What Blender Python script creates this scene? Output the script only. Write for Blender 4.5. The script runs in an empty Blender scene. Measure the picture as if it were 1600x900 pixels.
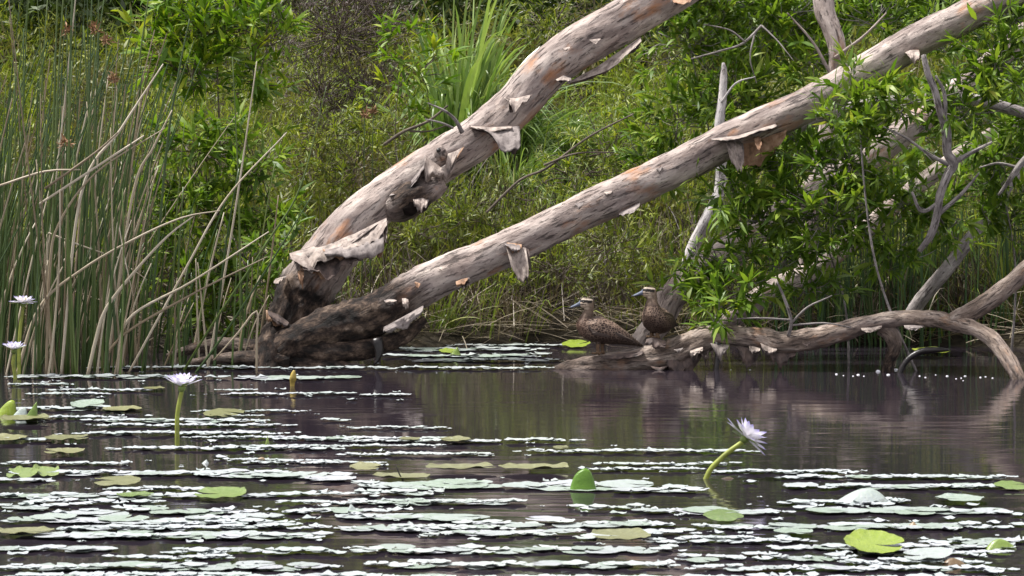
import bpy, math, random
import numpy as np
from mathutils import Vector, Matrix

random.seed(7)
RNG = np.random.default_rng(11)
C = bpy.context.scene.collection
R = math.radians

# ------------------------------------------------------------------ camera, sky, sun, exposure
F_PX, CAM_H, PITCH = 4500.0, 1.6, math.atan(185 / 4500.0)
cam_d = bpy.data.cameras.new('camera')
cam = bpy.data.objects.new('camera', cam_d)
C.objects.link(cam)
cam.location = (0, 0, CAM_H)
cam.rotation_euler = (math.pi / 2 - PITCH, 0, 0)
cam_d.sensor_width = 36.0
cam_d.lens = F_PX / 1600 * 36.0
cam_d.clip_end = 3000
cam_d.dof.use_dof = True
cam_d.dof.focus_distance = 22.5
cam_d.dof.aperture_fstop = 13
bpy.context.scene.camera = cam

SUN_EL, SUN_AZ = 64, -78          # azimuth clockwise from +Y
world = bpy.data.worlds.new('World')
bpy.context.scene.world = world
world.use_nodes = True
wn, wl = world.node_tree.nodes, world.node_tree.links
wn.clear()
sky = wn.new('ShaderNodeTexSky')
sky.sky_type = 'NISHITA'
sky.sun_disc = False
sky.sun_elevation = R(SUN_EL)
sky.sun_rotation = R(SUN_AZ)
sky.air_density, sky.dust_density, sky.ozone_density = 1.0, 4.0, 1.0
# thin bright cloud over the blue
tcw = wn.new('ShaderNodeTexCoord')
mpw = wn.new('ShaderNodeMapping'); mpw.inputs['Scale'].default_value = (1.2, 1.2, 3.0)
cln = wn.new('ShaderNodeTexNoise'); cln.inputs['Scale'].default_value = 1.6; cln.inputs['Detail'].default_value = 6
clr = wn.new('ShaderNodeValToRGB'); clr.color_ramp.elements[0].position = .35; clr.color_ramp.elements[1].position = .62
clr.color_ramp.elements[0].color = (.45, .45, .45, 1)
mixw = wn.new('ShaderNodeMix'); mixw.data_type = 'RGBA'
mixw.inputs[7].default_value = (9.6, 9.3, 9.6, 1)
bg = wn.new('ShaderNodeBackground'); bg.inputs['Strength'].default_value = 0.080
wo = wn.new('ShaderNodeOutputWorld')
wl.new(tcw.outputs['Generated'], mpw.inputs[0]); wl.new(mpw.outputs[0], cln.inputs['Vector'])
wl.new(cln.outputs['Fac'], clr.inputs[0]); wl.new(clr.outputs[0], mixw.inputs[0])
wl.new(sky.outputs[0], mixw.inputs[6]); wl.new(mixw.outputs[2], bg.inputs['Color'])
wl.new(bg.outputs[0], wo.inputs['Surface'])

sun_d = bpy.data.lights.new('sun', 'SUN')
sun_d.energy = 4.6
sun_d.angle = R(7)
sun_d.color = (1.0, .965, .92)
sun = bpy.data.objects.new('sun', sun_d)
C.objects.link(sun)
_az, _el = R(SUN_AZ), R(SUN_EL)
_sd = Vector((math.sin(_az) * math.cos(_el), math.cos(_az) * math.cos(_el), math.sin(_el)))
sun.rotation_euler = _sd.to_track_quat('Z', 'Y').to_euler()

vs = bpy.context.scene.view_settings
vs.view_transform = 'Standard'
vs.look = 'None'
vs.gamma = 1.0
vs.use_curve_mapping = False
vs.exposure = 0.62
cy = bpy.context.scene.cycles
cy.max_bounces = 6; cy.diffuse_bounces = 3; cy.glossy_bounces = 3; cy.transmission_bounces = 3; cy.transparent_max_bounces = 4
cy.sample_clamp_indirect = 6.0

# ------------------------------------------------------------------ helpers
def at(px, py, Y):
    """point at depth Y seen at photograph pixel (px, py)"""
    xc, yc = (px - 800) / F_PX, (450 - py) / F_PX
    d = np.array([xc, math.cos(PITCH) + yc * math.sin(PITCH), -math.sin(PITCH) + yc * math.cos(PITCH)])
    return np.array([0, 0, CAM_H]) + d * (Y / d[1])

def on_water(px, py, z=0.0):
    xc, yc = (px - 800) / F_PX, (450 - py) / F_PX
    d = np.array([xc, math.cos(PITCH) + yc * math.sin(PITCH), -math.sin(PITCH) + yc * math.cos(PITCH)])
    return np.array([0, 0, CAM_H]) + d * ((z - CAM_H) / d[2])

def mpx(Y):
    return Y / F_PX

def unit(v):
    v = np.asarray(v, float)
    return v / np.maximum(np.linalg.norm(v, axis=-1, keepdims=True), 1e-9)

_P = np.random.default_rng(3).permutation(256)
_P = np.concatenate([_P, _P, _P])
_G = unit(np.random.default_rng(4).normal(size=(256, 3)))
def perlin(p):
    p = np.asarray(p, float)
    i = np.floor(p).astype(int); f = p - i
    i &= 255
    u = f * f * f * (f * (f * 6 - 15) + 10)
    out = 0
    for dx in (0, 1):
        for dy in (0, 1):
            for dz in (0, 1):
                h = _P[_P[_P[i[:, 0] + dx] + i[:, 1] + dy] + i[:, 2] + dz]
                g = _G[h]
                d = f - np.array([dx, dy, dz])
                w = (u[:, 0] if dx else 1 - u[:, 0]) * (u[:, 1] if dy else 1 - u[:, 1]) * (u[:, 2] if dz else 1 - u[:, 2])
                out = out + w * (g * d).sum(1)
    return out
def fbm(p, o=4):
    s, a = 0, 1.0
    p = np.asarray(p, float)
    for k in range(o):
        s = s + a * perlin(p * 2 ** k + 17.3 * k); a *= .5
    return s

class MB:
    """collects vertices and faces, links them as ONE mesh object"""
    def __init__(s):
        s.v, s.f3, s.f4, s.n, s.attr = [], [], [], 0, {}
    def add(s, v, quads=None, tris=None, **attr):
        v = np.asarray(v, float).reshape(-1, 3)
        if quads is not None and len(quads): s.f4.append(np.asarray(quads, int).reshape(-1, 4) + s.n)
        if tris is not None and len(tris): s.f3.append(np.asarray(tris, int).reshape(-1, 3) + s.n)
        s.v.append(v)
        for k, a in attr.items():
            s.attr.setdefault(k, []).append((s.n, np.asarray(a, float)))
        s.n += len(v)
    def mesh(s, name, mat=None, smooth=True):
        me = bpy.data.meshes.new(name)
        v = np.concatenate(s.v)
        f4 = np.concatenate(s.f4) if s.f4 else np.zeros((0, 4), int)
        f3 = np.concatenate(s.f3) if s.f3 else np.zeros((0, 3), int)
        me.vertices.add(len(v)); me.vertices.foreach_set('co', v.astype(np.float32).ravel())
        loops = np.concatenate([f4.ravel(), f3.ravel()]).astype(np.int32)
        me.loops.add(len(loops)); me.loops.foreach_set('vertex_index', loops)
        nf = len(f4) + len(f3)
        me.polygons.add(nf)
        st = np.concatenate([np.arange(len(f4)) * 4, len(f4) * 4 + np.arange(len(f3)) * 3]).astype(np.int32)
        me.polygons.foreach_set('loop_start', st)
        if smooth: me.polygons.foreach_set('use_smooth', np.ones(nf, bool))
        for k, parts in s.attr.items():
            dim = 3 if parts[0][1].ndim == 2 else 1
            full = np.zeros((len(v), dim), np.float32)
            for o, a in parts: full[o:o + len(a)] = a.reshape(len(a), dim)
            at_ = me.attributes.new(k, 'FLOAT_VECTOR' if dim == 3 else 'FLOAT', 'POINT')
            at_.data.foreach_set('vector' if dim == 3 else 'value', full.ravel())
        me.update(calc_edges=True); me.validate()
        if mat: me.materials.append(mat)
        return me
    def build(s, name, mat, parent=None, loc=None, smooth=True):
        if loc is not None:
            for a in s.v: a -= np.asarray(loc)
        o = bpy.data.objects.new(name, s.mesh(name, mat, smooth))
        C.objects.link(o)
        if parent: o.parent = parent
        elif loc is not None: o.location = loc
        return o

def tag(o, label=None, cat=None, group=None, kind=None):
    if label: o['label'] = label
    if cat: o['category'] = cat
    if group: o['group'] = group
    if kind: o['kind'] = kind
    return o

def thing(name, label, cat, loc=(0, 0, 0), group=None):
    o = bpy.data.objects.new(name, None)
    o.empty_display_size = .1
    C.objects.link(o); o.location = loc
    return tag(o, label, cat, group)

def copy_tree(o):
    c = o.copy(); C.objects.link(c)
    for ch in list(o.children):
        d = copy_tree(ch); d.parent = c
    return c

def spline(P, step):
    """Catmull-Rom resample of rows [x,y,z,r,...] about every step metres"""
    P = np.asarray(P, float)
    Q = np.vstack([2 * P[0] - P[1], P, 2 * P[-1] - P[-2]])
    out = []
    for i in range(1, len(Q) - 2):
        n = max(1, int(round(np.linalg.norm(Q[i + 1][:3] - Q[i][:3]) / step)))
        t = np.linspace(0, 1, n, endpoint=False)[:, None]
        a, b, c, d = Q[i - 1], Q[i], Q[i + 1], Q[i + 2]
        out.append(.5 * (2 * b + (c - a) * t + (2 * a - 5 * b + 4 * c - d) * t ** 2 + (3 * b - a - 3 * c + d) * t ** 3))
    out.append(P[-1:])
    return np.vstack(out)

def frames(p):
    T = unit(np.gradient(p, axis=0))
    up = np.array([0, 1.0, 0])
    if abs(T[0] @ up) > .9: up = np.array([1.0, 0, 0])
    N = np.zeros_like(p)
    n = unit(up - T[0] * (up @ T[0]))
    for i in range(len(p)):
        n = unit(n - T[i] * (n @ T[i])); N[i] = n
    return T, N, np.cross(T, N)

def tube(mb, P, step=.03, sides=10, rough=0.0, rscale=1.0, cap=True, seed=0.0, dark=None, lump=0.0):
    """a bent, tapering, uneven limb through rows [x,y,z,r]; adds attrs bco and dark"""
    S = spline(P, step)
    p, r = S[:, :3], np.maximum(S[:, 3], .0008)
    T, N, B = frames(p)
    th = np.linspace(0, 2 * math.pi, sides, endpoint=False)
    s = np.concatenate([[0], np.cumsum(np.linalg.norm(np.diff(p, axis=0), axis=1))])
    ct, st = np.cos(th), np.sin(th)
    dirs = N[:, None, :] * ct[None, :, None] + B[:, None, :] * st[None, :, None]
    rr = np.repeat(r[:, None], sides, 1)
    bco = np.stack([ct[None, :] * rr, st[None, :] * rr, np.repeat(s[:, None], sides, 1)], -1).reshape(-1, 3)
    if rough > 0:
        q = bco * np.array([1, 1, .33]) * rscale + seed
        d = fbm(q * 9, 4) * rough + fbm(q * 3 + 5, 2) * rough * 1.2
        pl = perlin(bco * np.array([1, 1, .45]) * 14 * rscale + seed + 31)
        d = d + rough * .35 * (np.tanh(pl * 14))          # peeled plates with sharp edges
        rr = rr * (1 + d.reshape(rr.shape))
    if dark is not None and rough > 0:
        dk0 = np.interp(s / max(s[-1], 1e-6), dark[0], dark[1])[:, None]
        rr = rr * (1 + np.clip(dk0, 0, 1) * (.16 * fbm(bco * np.array([1, 1, .6]) * 7 + seed + 3, 4) + .05 * np.tanh(6 * perlin(bco * 17 + seed))).reshape(rr.shape))
    if lump > 0:
        rr = rr + lump * fbm(bco * 6 + seed, 3).reshape(rr.shape)
    V = p[:, None, :] + dirs * rr[:, :, None]
    m = len(p)
    i = np.arange(m - 1)[:, None] * sides; j = np.arange(sides)[None, :]; k = (j + 1) % sides
    Q = np.stack([i + j, i + k, i + sides + k, i + sides + j], -1).reshape(-1, 4)
    V = V.reshape(-1, 3)
    dk = np.zeros(m) if dark is None else np.interp(s / max(s[-1], 1e-6), dark[0], dark[1])
    dk = np.repeat(dk, sides)
    tr = []
    if cap:
        V = np.vstack([V, p[0] - T[0] * r[0] * .15, p[-1] + T[-1] * r[-1] * .25])
        bco = np.vstack([bco, bco[:sides].mean(0), bco[-sides:].mean(0)]); dk = np.concatenate([dk, dk[:1], dk[-1:]])
        a, b = m * sides, m * sides + 1
        for q in range(sides):
            tr.append((a, (q + 1) % sides, q)); tr.append((b, (m - 1) * sides + q, (m - 1) * sides + (q + 1) % sides))
    mb.add(V, Q, tr, bco=bco, dark=dk)

def leaves(mb, base, D, up, L, W, droop=.2, prof=((0, .12), (.3, 1), (.65, .8), (1, .04))):
    base, D = np.asarray(base, float), unit(D)
    n = len(base)
    L = np.broadcast_to(L, (n,))[:, None]; W = np.broadcast_to(W, (n,))[:, None]
    droop = np.broadcast_to(droop, (n,))[:, None]
    S = unit(np.cross(D, up)); N = np.cross(S, D)
    cols = []
    for t, w in prof:
        c = base + D * L * t - N * droop * L * t * t
        cols += [c - S * W * w * .5, c + S * W * w * .5]
    k = len(prof)
    V = np.stack(cols, 1).reshape(-1, 3)
    b = np.arange(n)[:, None] * (2 * k)
    Q = np.stack([np.concatenate([b + 2 * i, b + 2 * i + 1, b + 2 * i + 3, b + 2 * i + 2], 1) for i in range(k - 1)], 1).reshape(-1, 4)
    mb.add(V, Q)

def rand_dirs(n, rng=RNG):
    return unit(rng.normal(size=(n, 3)))

# ------------------------------------------------------------------ materials
def new_mat(name):
    m = bpy.data.materials.new(name); m.use_nodes = True
    nt = m.node_tree; nt.nodes.clear()
    out = nt.nodes.new('ShaderNodeOutputMaterial')
    bs = nt.nodes.new('ShaderNodeBsdfPrincipled')
    nt.links.new(bs.outputs[0], out.inputs[0])
    return m, nt, bs, out
def nd(nt, typ, ins=None, **props):
    n = nt.nodes.new(typ)
    for k, v in props.items(): setattr(n, k, v)
    for k, v in (ins or {}).items():
        if hasattr(v, 'is_output') or isinstance(v, bpy.types.NodeSocket): nt.links.new(v, n.inputs[k])
        else: n.inputs[k].default_value = v
    return n
def ramp(nt, fac, stops, interp='LINEAR'):
    n = nt.nodes.new('ShaderNodeValToRGB'); cr = n.color_ramp; cr.interpolation = interp
    while len(cr.elements) < len(stops): cr.elements.new(.5)
    for e, (p, c) in zip(cr.elements, stops):
        e.position = p; e.color = (*c, 1) if len(c) == 3 else c
    nt.links.new(fac, n.inputs[0]); return n.outputs[0]
def mixc(nt, fac, a, b, mode='MIX'):
    n = nt.nodes.new('ShaderNodeMix'); n.data_type = 'RGBA'; n.blend_type = mode
    for i, v in ((0, fac), (6, a), (7, b)):
        if isinstance(v, bpy.types.NodeSocket): nt.links.new(v, n.inputs[i])
        elif i == 0: n.inputs[i].default_value = v
        else: n.inputs[i].default_value = (*v, 1)
    return n.outputs[2]
def math_(nt, op, a, b=0.0):
    n = nt.nodes.new('ShaderNodeMath'); n.operation = op
    for i, v in enumerate((a, b)):
        if isinstance(v, bpy.types.NodeSocket): nt.links.new(v, n.inputs[i])
        else: n.inputs[i].default_value = v
    return n.outputs[0]
def noise(nt, vec, scale, detail=5, rough=.6, mscale=(1, 1, 1)):
    mp = nd(nt, 'ShaderNodeMapping', {0: vec, 'Scale': mscale})
    return nd(nt, 'ShaderNodeTexNoise', {'Vector': mp.outputs[0], 'Scale': scale, 'Detail': detail, 'Roughness': rough}).outputs['Fac']

def bark_mat(name, tones, orange=.0, fleck=.8, orange_col=(.42, .19, .08), sc=1.0):
    m, nt, bs, out = new_mat(name)
    co = nd(nt, 'ShaderNodeAttribute', attribute_name='bco').outputs['Vector']
    if sc != 1.0: co = nd(nt, 'ShaderNodeMapping', {0: co, 'Scale': (sc, sc, sc)}).outputs[0]
    dk = nd(nt, 'ShaderNodeAttribute', attribute_name='dark').outputs['Fac']
    n1 = noise(nt, co, 7, 9, .68, (1, 1, .3))
    base = ramp(nt, n1, [(.30, tones[0]), (.45, tones[1]), (.58, tones[2]), (.72, tones[3])])
    mp = nd(nt, 'ShaderNodeMapping', {0: co, 'Scale': (1, 1, .42)})
    vor = nd(nt, 'ShaderNodeTexVoronoi', {'Vector': mp.outputs[0], 'Scale': 17.0}, feature='F1')
    cell = nd(nt, 'ShaderNodeSeparateColor', {0: vor.outputs['Color']}).outputs[0]
    base = mixc(nt, .55, base, ramp(nt, cell, [(0, (.55, .52, .52)), (.5, (.85, .84, .83)), (1, (1.12, 1.08, 1.03))]), 'MULTIPLY')
    n2 = noise(nt, co, 34, 5, .6, (1, 1, .16))
    fl = ramp(nt, n2, [(.57, (0, 0, 0)), (.65, (fleck,) * 3)])
    base = mixc(nt, fl, base, (.075, .06, .055))
    n4 = noise(nt, co, 52, 3, .6, (1, 1, .4))
    base = mixc(nt, ramp(nt, n4, [(.61, (0, 0, 0)), (.67, (fleck * .85,) * 3)]), base, (.05, .04, .04))
    n3 = noise(nt, co, 3.4, 5, .6, (1, 1, .5))
    orf = ramp(nt, n3, [(.56, (0, 0, 0)), (.67, (orange,) * 3)])
    base = mixc(nt, orf, base, orange_col)
    nlow = noise(nt, co, 2.0, 4, .55, (1, 1, .35))
    base = mixc(nt, ramp(nt, nlow, [(.5, (0, 0, 0)), (.72, (.55,) * 3)]), base, (.26, .22, .22))
    # wet, stained, blackened wood near the water
    df = math_(nt, 'MULTIPLY', dk, math_(nt, 'ADD', noise(nt, co, 9, 6, .65, (1, 1, .5)), .52))
    dfr = ramp(nt, df, [(.42, (0, 0, 0)), (.75, (1, 1, 1))])
    dcol = ramp(nt, noise(nt, co, 11, 7, .72, (1, 1, .6)), [(.40, (.010, .008, .007)), (.50, (.045, .031, .025)), (.58, (.125, .086, .062)), (.66, (.26, .195, .15)), (.76, (.40, .33, .27))])
    base = mixc(nt, dfr, base, dcol)
    nt.links.new(base, bs.inputs['Base Color'])
    bs.inputs['Roughness'].default_value = .78
    bs.inputs['Specular IOR Level'].default_value = .3
    h = math_(nt, 'ADD', math_(nt, 'MULTIPLY', n1, 1.0), math_(nt, 'MULTIPLY', cell, .35))
    h = math_(nt, 'SUBTRACT', h, math_(nt, 'MULTIPLY', fl, .5))
    h = math_(nt, 'ADD', h, math_(nt, 'MULTIPLY', nd(nt, 'ShaderNodeRGBToBW', {0: dfr}).outputs[0], math_(nt, 'MULTIPLY', noise(nt, co, 16, 8, .75), 1.3)))
    bp = nd(nt, 'ShaderNodeBump', {'Height': h, 'Strength': 1.0, 'Distance': .03})
    nt.links.new(bp.outputs[0], bs.inputs['Normal'])
    return m

def leaf_mat(name, stops, rough=.38, trans=.3, spec=.5, objrand=False, dry=None):
    """colour differs from leaf to leaf (and a little from clump to clump)"""
    m, nt, bs, out = new_mat(name)
    rnd = nd(nt, 'ShaderNodeNewGeometry').outputs['Random Per Island']
    if objrand: rnd = nd(nt, 'ShaderNodeObjectInfo').outputs['Random']
    tc = nd(nt, 'ShaderNodeTexCoord').outputs['Object']
    nz = noise(nt, tc, 2.2, 3, .5)
    f = math_(nt, 'ADD', math_(nt, 'MULTIPLY', rnd, .68), math_(nt, 'MULTIPLY', nz, .7))
    f = math_(nt, 'SUBTRACT', f, .19)
    col = ramp(nt, f, stops)
    if dry:
        col = mixc(nt, ramp(nt, noise(nt, tc, .9, 4, .6), [(.46, (0, 0, 0)), (.62, (.85,) * 3)]), col, dry)
    nt.links.new(col, bs.inputs['Base Color'])
    bs.inputs['Roughness'].default_value = rough
    bs.inputs['Specular IOR Level'].default_value = spec
    if trans > 0:
        tr = nd(nt, 'ShaderNodeBsdfTranslucent', {'Color': mixc(nt, 1.0, col, (1.25, 1.3, .6), 'MULTIPLY')})
        mx = nd(nt, 'ShaderNodeMixShader', {0: trans, 1: bs.outputs[0], 2: tr.outputs[0]})
        nt.links.new(mx.outputs[0], out.inputs[0])
    return m

def plain_mat(name, col, rough=.6, var=.25, scale=12.0, spec=.4, bump=.0, stretch=(1, 1, 1)):
    m, nt, bs, out = new_mat(name)
    tc = nd(nt, 'ShaderNodeTexCoord').outputs['Object']
    n = noise(nt, tc, scale, 6, .6, stretch)
    lo = tuple(c * (1 - var) for c in col); hi = tuple(min(1, c * (1 + var)) for c in col)
    nt.links.new(ramp(nt, n, [(.35, lo), (.65, hi)]), bs.inputs['Base Color'])
    bs.inputs['Roughness'].default_value = rough
    bs.inputs['Specular IOR Level'].default_value = spec
    if bump:
        bp = nd(nt, 'ShaderNodeBump', {'Height': n, 'Strength': .8, 'Distance': bump})
        nt.links.new(bp.outputs[0], bs.inputs['Normal'])
    return m

PALE = ((.13, .097, .088), (.35, .287, .260), (.54, .465, .422), (.71, .64, .57))
M = {}
M['paperbark'] = bark_mat('paperbark', PALE, orange=.85)
M['logbark'] = bark_mat('log_bark', ((.085, .062, .050), (.24, .185, .15), (.42, .345, .295), (.62, .55, .48)), orange=.6, orange_col=(.36, .18, .08), sc=1.9)
M['greybark'] = bark_mat('grey_bark', ((.13, .115, .11), (.27, .245, .235), (.40, .37, .36), (.58, .55, .53)), orange=.1, sc=1.7)
M['whitebark'] = bark_mat('white_bark', ((.25, .23, .23), (.46, .44, .44), (.60, .57, .57), (.74, .71, .70)), orange=.1)
M['brownbark'] = bark_mat('brown_bark', ((.06, .05, .04), (.13, .105, .085), (.20, .165, .13), (.30, .26, .21)), orange=.1)
M['darkwood'] = plain_mat('dark_wet_wood', (.014, .011, .011), .35, .5, 40, .5, .004)
M['leaf'] = leaf_mat('broad_leaf', [(0, (.034, .076, .010)), (.3, (.092, .175, .018)), (.62, (.175, .275, .032)), (.88, (.27, .35, .05)), (.96, (.38, .37, .08)), (1, (.24, .14, .05))], rough=.45, spec=.35, trans=.36)
M['leaf_bright'] = leaf_mat('bright_leaf', [(0, (.045, .10, .010)), (.35, (.11, .215, .016)), (.7, (.22, .33, .026)), (1, (.46, .47, .04))], rough=.46, spec=.35, trans=.38)
M['heath'] = leaf_mat('heath_leaf', [(0, (.026, .040, .008)), (.3, (.095, .142, .016)), (.65, (.24, .30, .028)), (1, (.46, .46, .08))], rough=.5, trans=.3, dry=(.12, .09, .05))
M['brownleaf'] = leaf_mat('brown_leaf', [(0, (.030, .020, .020)), (.5, (.075, .052, .050)), (1, (.15, .105, .09))], rough=.6, trans=.1)
M['thicket'] = leaf_mat('thicket_leaf', [(0, (.018, .030, .010)), (.4, (.05, .085, .016)), (.8, (.10, .155, .026)), (1, (.16, .17, .05))], rough=.5, trans=.2)
M['blade'] = leaf_mat('grass_blade', [(0, (.07, .11, .016)), (.4, (.16, .235, .03)), (.72, (.29, .35, .06)), (1, (.52, .49, .24))], rough=.42)
M['strap'] = leaf_mat('strap_blade', [(0, (.07, .13, .035)), (.45, (.17, .27, .07)), (.8, (.31, .41, .14)), (1, (.50, .56, .27))], rough=.28, spec=.6)
M['straw'] = leaf_mat('straw', [(0, (.07, .05, .032)), (.4, (.17, .13, .085)), (.75, (.33, .28, .20)), (1, (.50, .45, .36))], rough=.55, trans=.1)
M['reed_green'] = leaf_mat('reed_green', [(0, (.022, .048, .014)), (.5, (.058, .105, .022)), (.85, (.11, .155, .035)), (1, (.19, .20, .06))], rough=.35, trans=0, objrand=True)
M['reed_dry'] = leaf_mat('reed_dry', [(0, (.14, .10, .06)), (.35, (.30, .235, .15)), (.7, (.48, .41, .30)), (1, (.66, .60, .50))], rough=.5, trans=0, objrand=True)
M['seed'] = plain_mat('seed_head', (.27, .15, .075), .7, .4, 60)
M['darkmatte'] = plain_mat('hollow_shade', (.012, .009, .008), .95, .4, 30, .1, .01)  # painted shade for the inside of the bark hollow
M['shadebark'] = bark_mat('gap_shade_bark', ((.006, .005, .005), (.014, .011, .010), (.030, .022, .019), (.075, .055, .045)), orange=.0)  # black tone painting the dark gap under the trunks
# ------------------------------------------------------------------ setting: bank and water
def shore(x):
    x = np.asarray(x, float)
    return 26.3 + .35 * np.sin(x * .9 + .4) + .2 * np.sin(x * 2.3) - .5 * np.exp(-((x + 3.6) / 1.3) ** 2)
def ground_z(x, y):
    x = np.asarray(x, float); y = np.asarray(y, float)
    d = y - shore(x)
    z = np.where(d < 0, np.maximum(d * .5, -1.2), np.where(d < 1.0, d * .34, .34 + (np.minimum(d, 9) - 1.0) * .26 + np.clip(d - 9, 0, 14) * .08))
    wob = fbm(np.stack([x * .5, y * .5, 0 * x], -1).reshape(-1, 3), 3).reshape(x.shape) * .16
    return z + wob * np.clip(d, 0, 1)
xs = np.concatenate([[-900, -300, -100, -40, -20], np.linspace(-12, 12, 121), [20, 40, 100, 300, 900]])
ys = np.concatenate([[-200, -60, -20, 0, 10, 18], np.linspace(22, 50, 113), [60, 90, 150, 400, 1200]])
X, Yg = np.meshgrid(xs, ys)
Z = ground_z(X, Yg)
mb = MB()
nx, ny = len(xs), len(ys)
i = (np.arange(ny - 1)[:, None] * nx + np.arange(nx - 1)[None]).reshape(-1, 1)
mb.add(np.stack([X, Yg, Z], -1), np.concatenate([i, i + 1, i + nx + 1, i + nx], 1))
soil = plain_mat('bank_soil', (.026, .021, .013), .9, .6, 5, .2, .03)
tag(mb.build('ground', soil), kind='structure')

m, nt, bs, out = new_mat('pond_water')
tc = nd(nt, 'ShaderNodeTexCoord').outputs['Object']
w1 = noise(nt, tc, 1.0, 3, .55, (.55, 4.2, 1))
w2 = noise(nt, tc, 1.0, 2, .5, (1.6, 13, 1))
patch = ramp(nt, noise(nt, tc, .35, 2, .5, (1, 1.4, 1)), [(.38, (.18,) * 3), (.62, (1, 1, 1))])
hh = math_(nt, 'ADD', w1, math_(nt, 'MULTIPLY', w2, .22))
hh = math_(nt, 'MULTIPLY', hh, patch)
bp = nd(nt, 'ShaderNodeBump', {'Height': hh, 'Strength': 1.0, 'Distance': .0050})
bs.inputs['Base Color'].default_value = (.022, .017, .024, 1)
bs.inputs['Roughness'].default_value = .045
bs.inputs['IOR'].default_value = 1.333
nt.links.new(bp.outputs[0], bs.inputs['Normal'])
M['water'] = m
mb = MB()
xs = np.array([-250, -60, -20, -8, 0, 8, 20, 60, 250.]); ys = np.array([-150, -40, 0, 8, 14, 20, 26, 29, 34.])
X, Yg = np.meshgrid(xs, ys); n_ = len(xs)
i = (np.arange(n_ - 1)[:, None] * n_ + np.arange(n_ - 1)[None]).reshape(-1, 1)
mb.add(np.stack([X, Yg, 0 * X], -1), np.concatenate([i, i + 1, i + n_ + 1, i + n_], 1))
tag(mb.build('water', M['water']), kind='structure')

# ------------------------------------------------------------------ growth nobody could count
def blades(mb, base, D, L, W, droop, k=6, segw=(1, .95, .85, .7, .5, .08)):
    """long arching grass blades: start along D, bend down with droop"""
    base = np.asarray(base, float); n = len(base); D = unit(D)
    L = np.broadcast_to(L, (n,))[:, None]; W = np.broadcast_to(W, (n,))[:, None]; droop = np.broadcast_to(droop, (n,))[:, None]
    side = unit(np.cross(D, np.array([0, 0, 1.0]) + RNG.normal(size=(n, 3)) * .35))
    cols = []
    for i in range(k):
        t = i / (k - 1)
        c = base + D * L * t + np.array([0, 0, -1.0]) * droop * L * t * t
        cols += [c - side * W * .5 * segw[i], c + side * W * .5 * segw[i]]
    V = np.stack(cols, 1).reshape(-1, 3)
    b = np.arange(n)[:, None] * 2 * k
    Q = np.stack([np.concatenate([b + 2 * i, b + 2 * i + 1, b + 2 * i + 3, b + 2 * i + 2], 1) for i in range(k - 1)], 1).reshape(-1, 4)
    mb.add(V, Q)

def lean_dirs(n, spread, lean=(0, 0)):
    a = RNG.uniform(0, 2 * math.pi, n); s = np.abs(RNG.normal(0, spread, n))
    return unit(np.stack([np.cos(a) * s + lean[0], np.sin(a) * s + lean[1], np.ones(n)], -1))

def ground_hit(px, py):
    for yy in np.arange(shore(at(px, py, 26)[0]) - .4, 40, .05):
        q = at(px, py, yy)
        if q[2] <= max(float(ground_z(q[:1], q[1:2])[0]), 0): return q
    return at(px, py, 30)
CLEAR = [ground_hit(*p) for p in ((715, 292), (790, 300), (865, 290), (800, 330), (935, 300), (765, 275), (1000, 270))]
# low heathy scrub covering the bank
mb = MB()
nc = 2500
cx = RNG.uniform(-7.5, 7.5, nc); cy_ = 26.4 + 11.5 * RNG.random(nc) ** 1.15
for x, y in zip(cx, cy_):
    if y < shore(x) + .25: continue
    if any(abs(x - q[0]) < .38 and -1.5 < y - q[1] < .5 for q in CLEAR): continue
    if y < 27.6 and RNG.random() < .62 * (27.6 - y) / 1.1: continue
    pn = perlin(np.array([[x * .75, y * .75, 3.3]]))[0]
    if pn < -.12 and RNG.random() < .85: continue
    big = RNG.choice([.75, 1.0, 1.5], p=[.4, .4, .2])
    hgt = .22 + .95 * max(0, pn + .30) + .04 * (y - 26)
    n = int(55 + 60 * hgt)
    rad = .22 + .18 * RNG.random()
    th = RNG.uniform(0, 2 * math.pi, n); rr = rad * np.sqrt(RNG.random(n)); zz = RNG.random(n) ** .7
    P = np.stack([x + rr * np.cos(th), y + rr * np.sin(th), zz * hgt * (1 - .45 * (rr / rad) ** 2)], -1)
    P[:, 2] += ground_z(P[:, 0], P[:, 1])
    D = unit(rand_dirs(n) * .9 + np.array([0, -.15, .75]))
    leaves(mb, P, D, rand_dirs(n), RNG.uniform(.06, .13, n) * big, RNG.uniform(.010, .022, n) * big, .25)
tag(mb.build('scrub_undergrowth', M['heath']), 'fine yellow green heath scrub covering the bank behind the trunks', None, kind='stuff')

# fine brown twigs through the scrub
mb = MB()
n = 14000
x = RNG.uniform(-6.5, 6.5, n); y = 26.3 + 8.5 * RNG.random(n) ** 1.9; ok = y > shore(x) + .1; x, y = x[ok], y[ok]; n = len(x)
P = np.stack([x, y, ground_z(x, y) + RNG.random(n) * .35], -1)
blades(mb, P, lean_dirs(n, .7), RNG.uniform(.25, .75, n), RNG.uniform(.004, .009, n), RNG.uniform(0, .3, n), 4, (1, .9, .7, .2))
tag(mb.build('dead_twig_litter', M['brownleaf']), 'brown dead twigs tangled through the bank scrub', None, kind='stuff')

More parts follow.
